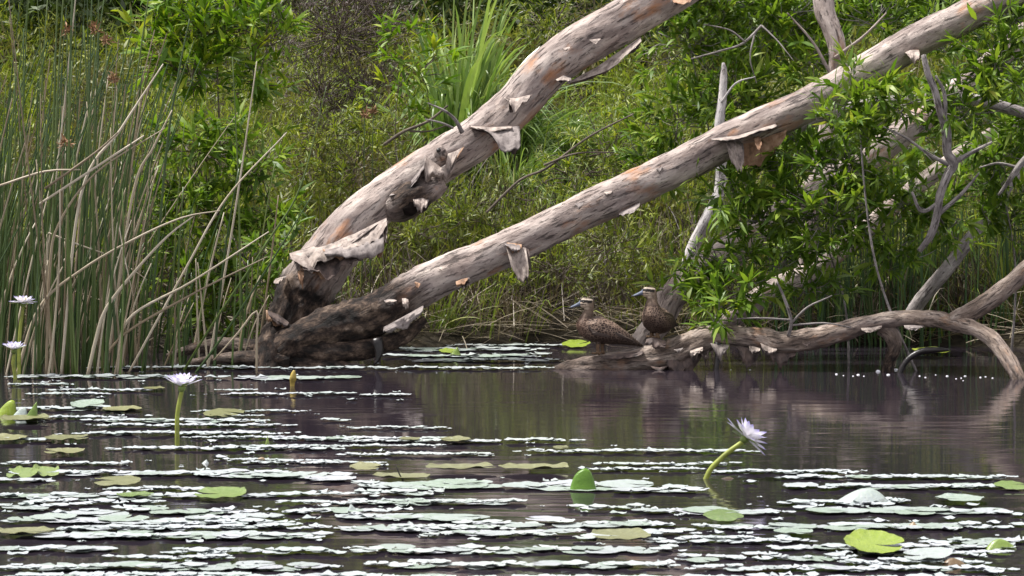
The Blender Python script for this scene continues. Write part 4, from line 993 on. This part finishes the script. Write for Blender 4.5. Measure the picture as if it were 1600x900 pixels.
for k, (p, rad, _) in enumerate(cand):
    tx, ty, rz = RNG.normal(.006, .012), RNG.normal(0, .015), RNG.uniform(0, 6.28)
    z = .004 + .011 * RNG.random() + abs(tx) * rad * .4
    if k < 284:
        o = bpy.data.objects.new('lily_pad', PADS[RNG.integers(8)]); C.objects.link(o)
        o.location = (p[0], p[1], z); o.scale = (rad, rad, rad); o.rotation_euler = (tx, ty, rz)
        tag(o, 'lily pad with a painted pale sheen floating flat among a broken row of others', 'lily pad', 'pale lily pads floating in rows')
    else:
        V, Q = pad_arrays(int(RNG.integers(9, 60)), ns=22, nr=5)
        Mx = np.array(Matrix.Rotation(rz, 3, 'Z')); rest.add(V @ Mx.T * rad + [p[0], p[1], z], Q)
# loose scraps of pad and weed between the rows
for k in range(420):
    x0, x1, y, h = STREAKS[RNG.integers(len(STREAKS))]
    p = on_water(RNG.uniform(x0 - 40, x1 + 40), y + RNG.normal() * (h * .8 + 2))
    if y < 740 and RNG.random() < .5: continue
    V, Q = pad_arrays(int(RNG.integers(60, 90)), ns=12, nr=3, rim=.15, wav=.3)
    a = RNG.uniform(0, 6.28); s = RNG.uniform(.010, .045)
    rest.add(V @ np.array(Matrix.Rotation(a, 3, 'Z')).T * s + [p[0], p[1], .003 + .006 * RNG.random()], Q)
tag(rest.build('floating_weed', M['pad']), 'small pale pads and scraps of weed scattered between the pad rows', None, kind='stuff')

# pads that stand out by colour or shape
def one_pad(px, py, wpx, mat, label, hpx=None, seed=None, rim=.05, wav=.08, tilt=(0, 0), rz=None, z=.02, name='lily_pad'):
    seed = int(RNG.integers(100, 999)) if seed is None else seed
    p = on_water(px, py); s = wpx / 2 * mpx(p[1])
    g = MB(); V, Q = pad_arrays(seed, rim=rim, wav=wav); g.add(V, Q)
    o = g.build(name, M[mat]); d = 7200 / (py - 265)
    ky = 1.0 if hpx is None else min(1.6, hpx / wpx * F_PX / ((py - 265)))
    o.data.transform(Matrix.Rotation((math.pi * (RNG.random() < .5) + RNG.normal(0, .3)) if rz is None else rz, 4, 'Z'))
    o.location = (p[0], p[1], z + abs(tilt[0]) * s * .8); o.scale = (s, s * ky, s); o.rotation_euler = (tilt[0], tilt[1], 0)
    return tag(o, label, 'lily pad')
one_pad(1366, 862, 96, 'pad_lime', 'bright lime pad cupped upwards near the lower edge', 24, tilt=(.10, 0), rim=.10)
one_pad(345, 779, 78, 'pad_green', 'green oval pad just below the flower stalk reflection', 15, tilt=(.04, 0))
one_pad(183, 757, 70, 'pad_olive', 'brown tinged pad domed above the dark water', 13, tilt=(.04, 0), rim=-.04)
one_pad(100, 711, 60, 'pad_olive', 'pale olive pad alone in a dark gap of water', 9)
one_pad(571, 736, 52, 'pad_olive', 'small tan pad at the end of a white row', 12, tilt=(.03, 0))
one_pad(626, 751, 92, 'pad_olive', 'yellowish pad with a short dark twig on it', 8)
one_pad(720, 737, 110, 'pad_olive', 'first of two long pale yellow pads lying end to end', 8)
one_pad(835, 737, 110, 'pad_olive', 'second of two long pale yellow pads, beside the folded green leaf', 8)
one_pad(970, 846, 95, 'pad_olive', 'pale yellow pad under the white folded pad', 13, tilt=(.05, 0))
one_pad(1130, 817, 66, 'pad_green', 'deep green pad humped in the white row', 12, rim=-.10, tilt=(.05, 0), z=.04)
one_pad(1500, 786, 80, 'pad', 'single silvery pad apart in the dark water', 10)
one_pad(40, 659, 80, 'pad_olive', 'olive pad under the upright green leaf', 9)
one_pad(10, 690, 66, 'pad_olive', 'olive pad cut by the frame above a white row', 9)
one_pad(105, 690, 66, 'pad_olive', 'greyish olive pad following another in the same row', 9)
one_pad(137, 638, 54, 'pad', 'silvery pad with a raised pale edge near the rushes', 10, tilt=(.06, 0), rim=.08)
one_pad(190, 644, 60, 'pad_olive', 'flat olive pad behind the silvery raised one', 7)
one_pad(212, 780, 60, 'pad_green', 'narrow green pad touching the white row below the domed pad', 7)
one_pad(640, 691, 32, 'pad_olive', 'little round olive pad in the middle of the pond', 9)
one_pad(712, 692, 50, 'pad_olive', 'flat olive pad on the long white row', 7)
one_pad(876, 705, 24, 'pad_olive', 'smallest round olive pad on the open water edge', 11, tilt=(.05, 0))
one_pad(900, 543, 44, 'pad_lime', 'yellow pad raised behind the standing duck', 7, tilt=(.10, -.06), z=.02)
one_pad(240, 611, 34, 'pad_olive', 'small olive pad beside the nearest upright flower', 4)
one_pad(350, 649, 64, 'pad_olive', 'tan curled pad beyond the nearest upright flower', 9, rim=-.05, tilt=(.04, 0))
one_pad(40, 838, 90, 'pad_olive', 'large dull pad in the lowest white rows', 10)
one_pad(1580, 764, 50, 'pad_green', 'green domed pad at the edge of the picture', 13, rim=-.06, tilt=(.06, 0))
one_pad(1455, 553, 60, 'pad_lime', 'yellow green pad behind the curved black stick', 9, tilt=(.03, 0))
one_pad(700, 553, 28, 'pad_lime', 'small yellow pad by the black hanging root', 8, tilt=(.1, 0))
one_pad(35, 748, 50, 'pad_green', 'bright green pad edge curled above the white row', 12, tilt=(.10, 0), wav=.3)
one_pad(70, 746, 44, 'pad_green', 'second bright green curled pad in the same row', 14, tilt=(.13, .1), wav=.3)
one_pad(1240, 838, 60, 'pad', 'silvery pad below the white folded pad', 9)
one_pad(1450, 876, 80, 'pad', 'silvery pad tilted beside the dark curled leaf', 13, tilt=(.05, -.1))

# folded, upright and curled leaves
def folded(px, py, wpx, hpx, mat, label, kind='fold', lean=0.0, depth=.5, name='lily_leaf', seed=0):
    """a leaf folded over its midrib so that it stands up as a rounded tent"""
    p = on_water(px, py); k = mpx(p[1]); w, h = wpx * k, hpx * k
    n, m_ = 17, 9
    u = np.linspace(-1, 1, n)[None, :]; v = np.linspace(-1, 1, m_)[:, None]
    if kind == 'fold': prof = (1 - np.abs(u) ** 1.7) ** .85 * (1 - .15 * np.sin(u * 3 + seed))
    elif kind == 'point': prof = np.clip(1 - np.abs(u) ** 1.15, 0, 1)
    else: prof = (1 - np.abs(u - .2 * (1 - u ** 2)) ** 2) ** .9
    prof = np.clip(prof, 0, 1)
    x = u * w / 2 + lean * prof * h + 0 * v
    y = v * depth * w * (1 - .35 * prof) * (.25 + .75 * (1 - u ** 2) ** .5)
    z = prof * h * (1 - np.abs(v) ** 1.7) - .01
    V = np.stack([x, y, z], -1).reshape(-1, 3)
    V += (fbm(V * 9 / max(w, .05) * .12 + seed, 3) * .05 * w)[:, None] * np.array([.4, .5, .5])
    i = (np.arange(m_ - 1)[:, None] * n + np.arange(n - 1)[None]).reshape(-1, 1)
    g = MB(); g.add(V, np.concatenate([i, i + 1, i + n + 1, i + n], 1))
    o = g.build(name, M[mat]); o.location = (p[0], p[1], 0)
    return tag(o, label, 'lily leaf')
folded(911, 766, 44, 43, 'pad_leaf', 'folded green leaf standing up like a tent on the open water', 'fold', depth=.35, seed=2)
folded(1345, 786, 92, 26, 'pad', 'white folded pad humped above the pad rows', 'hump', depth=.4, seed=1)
folded(47, 655, 22, 30, 'pad_green', 'upright pointed bright green leaf near the rushes', 'point', .35, .25, seed=4)
folded(30, 652, 28, 18, 'pad', 'pale curled leaf leaning beside the upright green leaf', 'fold', .4, .4, seed=5)
folded(8, 648, 34, 26, 'pad_lime', 'yellow and brown curled leaf cut by the frame edge', 'hump', .3, .4, seed=6)
folded(418, 698, 10, 20, 'pad_green', 'small green bud tip poking from the pond', 'point', 0, .4, seed=7)
folded(552, 802, 26, 18, 'pad', 'small pale folded tip on the white row', 'point', -.2, .4, seed=8)
folded(1008, 836, 60, 14, 'pad', 'white folded flap over the pale yellow pad', 'hump', .3, .4, seed=9)
folded(1425, 823, 26, 12, 'pad_brown', 'tan scrap of curled leaf in the white rows', 'point', .2, .5, seed=10)
folded(711, 557, 22, 17, 'pad_green', 'green pointed leaf folded up beside the dark roots', 'point', .2, .4, seed=11)
folded(1565, 858, 56, 20, 'pad_green', 'dark green curled leaf edge at the lower corner', 'hump', -.4, .3, seed=12)
folded(1492, 884, 46, 16, 'pad_brown', 'brown curled leaf with a raised tip in the lowest rows', 'hump', -.5, .35, seed=13)
folded(320, 724, 16, 9, 'pad', 'tiny white folded scrap in open water', 'point', .3, .5, seed=14)
folded(405, 722, 22, 11, 'pad_brown', 'small dark curled scrap on a white row', 'hump', .2, .4, seed=15)
folded(1135, 748, 30, 6, 'pad_brown', 'dark scrap of leaf beside the tilted flower stalk', 'hump', .2, .4, seed=16)
folded(275, 812, 16, 7, 'pad_brown', 'tiny dark scrap on the white row under the stalk reflection', 'hump', .2, .5, seed=17)
g = MB(); q = on_water(630, 751)
tube(g, [[*q, .004], [q[0] - .02, q[1], .035, .004], [q[0] - .035, q[1], .075, .002]], .02, 6)
tag(g.build('twig', M['darkwood'], loc=q), 'short dark twig standing on a yellowish pad', 'twig')

# yellow brown bud on a stalk
b = on_water(457, 603); k_ = mpx(b[1])
t = thing('lily_bud', 'small yellow brown closed bud standing before the roots', 'flower bud', (b[0], b[1], 0))
M['bud'] = plain_mat('bud', (.36, .27, .06), .5, .35, 25)
g = MB(); tube(g, [[0, 0, -.05, .016], [0, 0, .02, .018], [.003, 0, .05, .026], [.006, 0, .085, .020], [.012, 0, .115, .008]], .012, 12, .1); g.build('bud', M['bud'], t)
g = MB(); tube(g, [[0, 0, -.2, .013], [0, 0, -.04, .013]], .05, 8); g.build('stalk', M['reed_green'], t)

# ------------------------------------------------------------------ water lily flowers
def petal_mat():
    m, nt, bs, out = new_mat('lily_petal')
    u = nd(nt, 'ShaderNodeAttribute', attribute_name='tip').outputs['Fac']
    tc = nd(nt, 'ShaderNodeTexCoord').outputs['Object']
    col = ramp(nt, math_(nt, 'ADD', u, math_(nt, 'MULTIPLY', noise(nt, tc, 30, 3), .15)), [(.0, (.88, .86, .88)), (.75, (.86, .84, .90)), (.95, (.66, .62, .88)), (1, (.52, .47, .84))])
    nt.links.new(col, bs.inputs['Base Color']); bs.inputs['Roughness'].default_value = .5
    tr = nd(nt, 'ShaderNodeBsdfTranslucent', {'Color': col})
    mx = nd(nt, 'ShaderNodeMixShader', {0: .3, 1: bs.outputs[0], 2: tr.outputs[0]})
    nt.links.new(mx.outputs[0], out.inputs[0]); return m
M['petal'] = petal_mat()
M['sepal'] = plain_mat('lily_sepal', (.16, .22, .05), .45, .4, 30)
M['stalk'] = plain_mat('lily_stalk', (.26, .30, .05), .4, .3, 14, .5)
M['stamen'] = plain_mat('lily_stamen', (.75, .50, .06), .6, .3, 60)
def petal(L, W, lift, az, cup, mat, name, parent):
    n = 9
    t = np.linspace(0, 1, n)
    w = W * np.sin(np.clip(t * .93 + .07, 0, 1) * math.pi) ** .75; w[-1] = W * .04
    rad = L * (t * math.cos(lift) - cup * .0 * t); z = L * (t * math.sin(lift) + cup * (t ** 2 - t))
    rows = []
    for s, e in ((-1, .16), (-.5, .03), (0, 0), (.5, .03), (1, .16)):
        rows.append(np.stack([rad + .006, s * w * .5, z + e * w], -1))
    V = np.stack(rows, 1).reshape(-1, 3)
    i = (np.arange(n - 1)[:, None] * 5 + np.arange(4)[None]).reshape(-1, 1)
    g = MB(); g.add(V @ np.array(Matrix.Rotation(az, 3, 'Z')).T, np.concatenate([i, i + 1, i + 6, i + 5], 1), tip=np.repeat(t, 5))
    return g.build(name, M[mat], parent)
def flower(label, basepx, headpx, wpx, lifts, normal=(0, 0, 1), Y=None, npet=9, seed=0, sepals=True):
    b = on_water(*basepx); Yd = b[1] if Y is None else Y
    h = at(*headpx, Yd); L = wpx / 2 * mpx(Yd)
    rg = np.random.default_rng(seed)
    t = thing('water_lily', label, 'flower', (b[0], b[1], 0))
    g = MB(); v = h - np.array([b[0], b[1], 0])
    N = unit(np.array(normal, float))
    tube(g, [[-.15 * v[0], 0, -.25, .0145], [0, 0, 0, .0145], [*(v * .5 + np.array([-.012, 0, .01])), .0135], [*(v - N * .03), .013], [*(v), .015]], .04, 10, .04)
    g.build('stalk', M['stalk'], t)
    head = bpy.data.objects.new('flower_head', None); C.objects.link(head); head.parent = t
    head.empty_display_size = .05
    q = Vector((0, 0, 1)).rotation_difference(Vector(N)); head.location = v; head.rotation_euler = q.to_euler()
    for ring, lift in enumerate(lifts):
        for k in range(npet):
            az = (k + .5 * (ring % 2)) / npet * 2 * math.pi + rg.normal() * .08
            petal(L * (1 - .10 * ring) * rg.uniform(.9, 1.05), L * .30 * rg.uniform(.9, 1.1), lift + rg.normal() * .09, az, rg.uniform(-.02, .14), 'petal', 'petal', head)
    if sepals:
        for k in range(4): petal(L * .98, L * .30, min(lifts) - .16 + rg.normal() * .06, (k + .3) * math.pi / 2, .05, 'sepal', 'sepal', head)
    g = MB(); n = 60; D = unit(rand_dirs(n) * .45 + [0, 0, 1]); leaves(g, RNG.normal(size=(n, 3)) * [.012, .012, .002] + [0, 0, .004], D, rand_dirs(n), RNG.uniform(.03, .05, n) * L / .11, .005, .1)
    g.build('stamens', M['stamen'], head)
    g = MB(); tube(g, [[0, 0, -.03, .015], [0, 0, -.012, .024], [0, 0, .004, .020]], .01, 10); g.build('receptacle', M['sepal'], head)
    return t
flower('pale lavender water lily standing upright on a straight stalk among the pads', (277, 697), (284, 604), 64, (.50, .72, .98), (.03, -.02, 1), seed=1)
flower('lavender water lily on a slanting stalk with its head tilted away', (1103, 748), (1165, 684), 86, (.15, .36, .7), (.62, .12, .78), seed=2)
flower('higher of two lavender water lilies in front of the rushes, opened flat', (30, 588), (36, 473), 46, (.12, .30, .6), (.02, -.03, 1), seed=3)
flower('lower of two lavender water lilies in front of the rushes, cup shaped', (24, 592), (22, 547), 42, (.45, .7, .95), (0, -.05, 1), seed=4)

# ------------------------------------------------------------------ foam bubbles under the log
m, nt, bs, out = new_mat('foam')
bs.inputs['Base Color'].default_value = (.85, .86, .90, 1); bs.inputs['Roughness'].default_value = .15
M['foam'] = m
g = MB()
nlat, nlon = 6, 12
V = [[math.cos(a) * math.cos(e), math.sin(a) * math.cos(e), math.sin(e)] for e in np.linspace(-.3, 1.45, nlat) for a in np.linspace(0, 2 * math.pi, nlon, endpoint=False)]
Q = [(i * nlon + j, i * nlon + (j + 1) % nlon, (i + 1) * nlon + (j + 1) % nlon, (i + 1) * nlon + j) for i in range(nlat - 1) for j in range(nlon)]
g.add(V, Q); bub = g.mesh('foam_bubble', M['foam'])
for px, py, s in [(1307, 585, 4), (1318, 587, 2.5), (1333, 588, 3), (1341, 586, 4.5), (1350, 588, 2.5), (1372, 581, 9), (1388, 586, 5), (1400, 578, 6), (1437, 588, 3.5), (1446, 590, 3), (1462, 586, 2.5), (1480, 588, 4), (1494, 592, 2.5), (1502, 591, 3), (1508, 588, 4), (1532, 590, 4), (1540, 589, 3.5), (1551, 591, 3), (1120, 577, 2.5), (1142, 578, 2.5), (1172, 578, 3), (1505, 595, 2)]:
    p = on_water(px, py); o = bpy.data.objects.new('foam_bubble', bub); C.objects.link(o)
    r = s * mpx(p[1]) * .42; o.location = (p[0], p[1], 0); o.scale = (r * RNG.uniform(1, 1.5), r, r * .85)
    tag(o, 'tiny white foam bubble floating in the line under the log', 'bubble', 'foam bubbles under the log')
# ------------------------------------------------------------------ ducks
def duck_mat():
    m, nt, bs, out = new_mat('duck_plumage')
    col = nd(nt, 'ShaderNodeAttribute', attribute_name='paint').outputs['Vector']
    fe = nd(nt, 'ShaderNodeAttribute', attribute_name='feather').outputs['Fac']
    fc = nd(nt, 'ShaderNodeAttribute', attribute_name='fco').outputs['Vector']
    mp = nd(nt, 'ShaderNodeMapping', {0: fc, 'Scale': (36, 66, 66)})
    vo = nd(nt, 'ShaderNodeTexVoronoi', {'Vector': mp.outputs[0], 'Scale': 1.0, 'Randomness': .75}, feature='DISTANCE_TO_EDGE')
    edge = ramp(nt, vo.outputs['Distance'], [(.05, (1, 1, 1)), (.17, (0, 0, 0))])
    f = math_(nt, 'MULTIPLY', nd(nt, 'ShaderNodeRGBToBW', {0: edge}).outputs[0], fe)
    n = noise(nt, fc, 90, 4, .6, (.6, 1, 1))
    c = mixc(nt, .6, col, ramp(nt, n, [(.35, (.55, .52, .5)), (.65, (1.3, 1.25, 1.2))]), 'MULTIPLY')
    c = mixc(nt, math_(nt, 'MULTIPLY', f, .85), c, (.30, .21, .155))
    nt.links.new(c, bs.inputs['Base Color']); bs.inputs['Roughness'].default_value = .6
    bs.inputs['Specular IOR Level'].default_value = .3
    bp = nd(nt, 'ShaderNodeBump', {'Height': vo.outputs['Distance'], 'Strength': .5, 'Distance': .004}); nt.links.new(bp.outputs[0], bs.inputs['Normal'])
    return m
M['duck'] = duck_mat()
m, nt, bs, out = new_mat('duck_eye'); bs.inputs['Base Color'].default_value = (.012, .007, .005, 1); bs.inputs['Roughness'].default_value = .08; M['eye'] = m

def ico(sub=2):
    import bmesh
    bm = bmesh.new(); bmesh.ops.create_icosphere(bm, subdivisions=sub, radius=1)
    V = np.array([v.co[:] for v in bm.verts]); T = np.array([[v.index for v in f.verts] for f in bm.faces]); bm.free(); return V, T
ICO = ico(2)
def duck(label, loc, heading, chain, legs, head, pivot, yaw, bill_dir):
    """chain rows (forward, up, r_along, r_side, r_up): tapered ellipsoids melted into one skin; body turned by yaw under the head"""
    S = np.asarray(chain, float)
    spheres = []
    for a, b in zip(S[:-1], S[1:]):
        k = max(2, int(np.linalg.norm(b[:2] - a[:2]) / .012))
        for t in np.linspace(0, 1, k, endpoint=False): spheres.append(a + (b - a) * t)
    spheres.append(S[-1])
    g = MB()
    Rm = np.array(Matrix.Rotation(yaw, 3, 'Z'))
    for f, u, ra, rs, ru in spheres:
        c = np.array([f, 0, u]); w = 1.0
        V = ICO[0] * [ra, rs, ru] + c
        k = np.clip((pivot[1] + .05 - u) / .09, 0, 1) if f > pivot[0] - .08 else 1.0     # the head keeps its own direction
        V = V - [pivot[0], 0, 0]; V = V @ np.array(Matrix.Rotation(yaw * k, 3, 'Z')).T + [pivot[0], 0, 0]
        g.add(V, None, ICO[1])
    hx, hz = head
    # bill: flattened spatula with a raised base
    for t in np.linspace(0, 1, 14):
        cx_ = hx + .034 + bill_dir[0] * t; cz = hz - .004 + bill_dir[1] * t
        g.add(ICO[0] * [.012, .016 + .006 * math.sin(t * 2.6) , .0165 * (1 - t) ** 1.2 + .0055] + [cx_, 0, cz - .003 * t], None, ICO[1])
    for f0, s0, u0 in legs:
        p = np.array([f0, s0, u0]); p = (p - [pivot[0], 0, 0]) @ Rm.T + [pivot[0], 0, 0]
        for t in np.linspace(0, 1, 14): g.add(ICO[0] * (.019 - .005 * t) + [p[0] + .012 * math.sin(t * 3), p[1], u0 * (1 - t)], None, ICO[1])
        for a in (-.5, 0, .5):
            d = Rm @ np.array([math.cos(a), math.sin(a), 0])
            for t in np.linspace(0, 1, 9): g.add(ICO[0] * [.011, .011, .009] + [p[0] + d[0] * .055 * t, p[1] + d[1] * .055 * t, .004], None, ICO[1])
    me = g.mesh('duck'); o = bpy.data.objects.new('duck', me); C.objects.link(o)
    rm = o.modifiers.new('r', 'REMESH'); rm.mode = 'VOXEL'; rm.voxel_size = .0042
    sm = o.modifiers.new('s', 'SMOOTH'); sm.factor = .5; sm.iterations = 5
    dg = bpy.context.evaluated_depsgraph_get(); me2 = bpy.data.meshes.new_from_object(o.evaluated_get(dg))
    o.modifiers.clear(); o.data = me2; me2.name = 'duck'
    n = len(me2.vertices); co = np.empty(n * 3, np.float32); me2.vertices.foreach_get('co', co); co = co.reshape(-1, 3).astype(float)
    x, y, z = co.T
    nz = fbm(co * 40, 3)
    hd = np.linalg.norm((co - [hx, 0, hz]) * [1, 1, 1], axis=1)
    isneck = z > pivot[1] - .02
    # markings with painted belly shade and crown glint, by place on the bird
    body = np.array([.042, .025, .020]); paint = np.repeat(body[None], n, 0)
    t = np.clip((z - .13) / .12, 0, 1)[:, None]; paint = paint * (.62 + .6 * t)  # belly shade painted in: body darkens downwards
    bd = (co - [pivot[0], 0, 0]) @ Rm + [pivot[0], 0, 0]             # back into the body's own frame
    breast = np.clip((bd[:, 0] - .12) / .08, 0, 1)[:, None]; paint = paint * (1 - breast) + np.array([.085, .045, .030]) * breast
    tail = np.clip((-bd[:, 0] - .12) / .08, 0, 1)[:, None]; paint = paint * (1 - .45 * tail)
    nk = np.clip((z - (pivot[1] - .03)) / .06, 0, 1)[:, None]; paint = paint * (1 - nk) + np.array([.17, .122, .09]) * nk
    a = (x - hx); b = (z - hz) - .10 * a
    headm = (hd < .068) & (z > hz - .05) & (x < hx + .052)
    cream = np.array([.64, .53, .41]); black = np.array([.012, .009, .008]); crown = np.array([.50, .43, .35])
    front = np.clip((a + .035) / .03, 0, 1)[:, None]
    col = np.array([.22, .165, .12]) * (1 - front) + cream * front
    hc = np.where((b[:, None] < -.022), col * .8, col)
    st = (b > .003) & (b < .026) & (a > -.054); hc[st] = black
    hc[(b >= .026)] = crown; hc[(b > .036) & (np.abs(y) < .020)] = [.10, .075, .06]  # pale brow stripe and sun glint on the crown painted as one rim
    ml = (np.abs(b + .012) < .0035) & (a > -.005); hc[ml] = [.06, .04, .03]
    paint[headm] = hc[headm]
    bill = (x > hx + .040) & (z > hz - .07) & (z < hz + .04)
    paint[bill] = [.12, .145, .21]; paint[bill & (x > hx + .034 + bill_dir[0] * .93)] = [.03, .03, .04]
    leg = (z < (.075 if yaw == 0 else .032)) & ~(bd[:, 0] < -.05); paint[leg] = [.15, .095, .055]
    fe = np.where(isneck | bill | leg, 0.05, 1.0) * np.clip((z - .09) / .08, .25, 1) * (1 - .5 * breast[:, 0])
    def setv(nm, arr, typ):
        at_ = me2.attributes.new(nm, typ, 'POINT'); at_.data.foreach_set('vector' if typ == 'FLOAT_VECTOR' else 'value', np.asarray(arr, np.float32).ravel())
    setv('paint', paint, 'FLOAT_VECTOR'); setv('feather', fe, 'FLOAT'); setv('fco', bd, 'FLOAT_VECTOR')
    me2.materials.append(M['duck'])
    me2.polygons.foreach_set('use_smooth', np.ones(len(me2.polygons), bool))
    o.location = loc; o.rotation_euler = (0, 0, heading)
    for s in (-1, 1):
        g = MB(); g.add(ICO[0] * .0068 + [hx + .014, s * .0325, hz + .010], None, ICO[1]); g.build('eye', M['eye'], o)
    # wing feathers lying over the back, long primaries pointing at the tail
    return tag(o, label, 'duck')
def wings(o, pivot, yaw, top, side, z0, z1, x0, x1):
    Rm = np.array(Matrix.Rotation(yaw, 3, 'Z'))
    for s in (-1, 1):
        g = MB()
        for k in range(9):
            t = k / 8
            # each flight feather a slim curved blade from the flank towards the tail
            P0 = np.array([x0 + .03 * t - .03 * (k % 2), s * (side - .018 * t), z0 + .05 * t]); P1 = np.array([x1 + .10 * t * .6, s * (side * .28 + .004 * k), z1 + .022 * t + .004])
            nn = 9; rows = []
            for u in np.linspace(0, 1, nn):
                c = P0 + (P1 - P0) * u + np.array([0, s * .014 * math.sin(u * math.pi), .012 * math.sin(u * math.pi)])
                w = .017 * math.sin(min(1, u * .85 + .15) * math.pi) ** .6 + .002
                rows += [c + [0, 0, w], c + [0, s * .005, 0], c - [0, 0, w]]
            V = np.array(rows)
            V = (V - [pivot[0], 0, 0]) @ Rm.T + [pivot[0], 0, 0]
            i = (np.arange(nn - 1)[:, None] * 3 + np.arange(2)[None]).reshape(-1, 1)
            e = np.tile([1, .3, 0.], nn)
            g.add(V, np.concatenate([i, i + 1, i + 4, i + 3], 1), rim=e)
        g.build('wing', M['wing'], o)
m, nt, bs, out = new_mat('wing_feather')
rim = nd(nt, 'ShaderNodeAttribute', attribute_name='rim').outputs['Fac']
rnd = nd(nt, 'ShaderNodeNewGeometry').outputs['Random Per Island']
nt.links.new(mixc(nt, ramp(nt, rim, [(.70, (0, 0, 0)), (.9, (.8,) * 3)]), mixc(nt, rnd, (.035, .022, .017), (.075, .048, .036)), (.33, .25, .19)), bs.inputs['Base Color'])
bs.inputs['Roughness'].default_value = .55; M['wing'] = m

d1 = at(942, 552, 23.04)
CH1 = [(.150, .402, .046, .034, .043), (.116, .404, .045, .033, .043), (.108, .368, .038, .032, .036), (.118, .325, .040, .036, .040), (.138, .278, .054, .048, .050), (.150, .225, .070, .068, .066),
       (.110, .198, .095, .085, .090), (.04, .192, .115, .10, .112), (-.05, .165, .105, .093, .095), (-.13, .132, .09, .072, .062), (-.21, .098, .06, .048, .036), (-.28, .070, .035, .034, .014), (-.315, .056, .018, .024, .008)]
dk = duck('brown duck with pale striped face standing on the log end', d1, math.pi + .12, CH1, [(.035, .032, .10), (-.012, -.032, .10)], (.146, .404), (.13, .30), 0.0, (.088, -.030))
wings(dk, (.13, .30), 0.0, .2, .094, .165, .085, .10, -.27)
d2 = at(1032, 527, 23.02)
CH2 = [(.112, .362, .047, .035, .044), (.076, .362, .045, .035, .044), (.068, .325, .041, .037, .038), (.073, .285, .046, .046, .044), (.075, .235, .058, .068, .058), (.065, .175, .085, .092, .080),
       (.03, .145, .105, .112, .110), (-.03, .128, .115, .112, .110), (-.10, .115, .10, .092, .085), (-.18, .100, .07, .065, .050), (-.25, .088, .045, .042, .024), (-.31, .078, .02, .024, .010)]
dk = duck('brown duck with pale striped face resting on the log with its breast turned outward', d2, math.pi + .15, CH2, [(.03, .035, .06), (.0, -.035, .06)], (.108, .364), (.06, .27), .85, (.088, -.026))
wings(dk, (.06, .27), .85, .2, .108, .145, .085, .02, -.26)
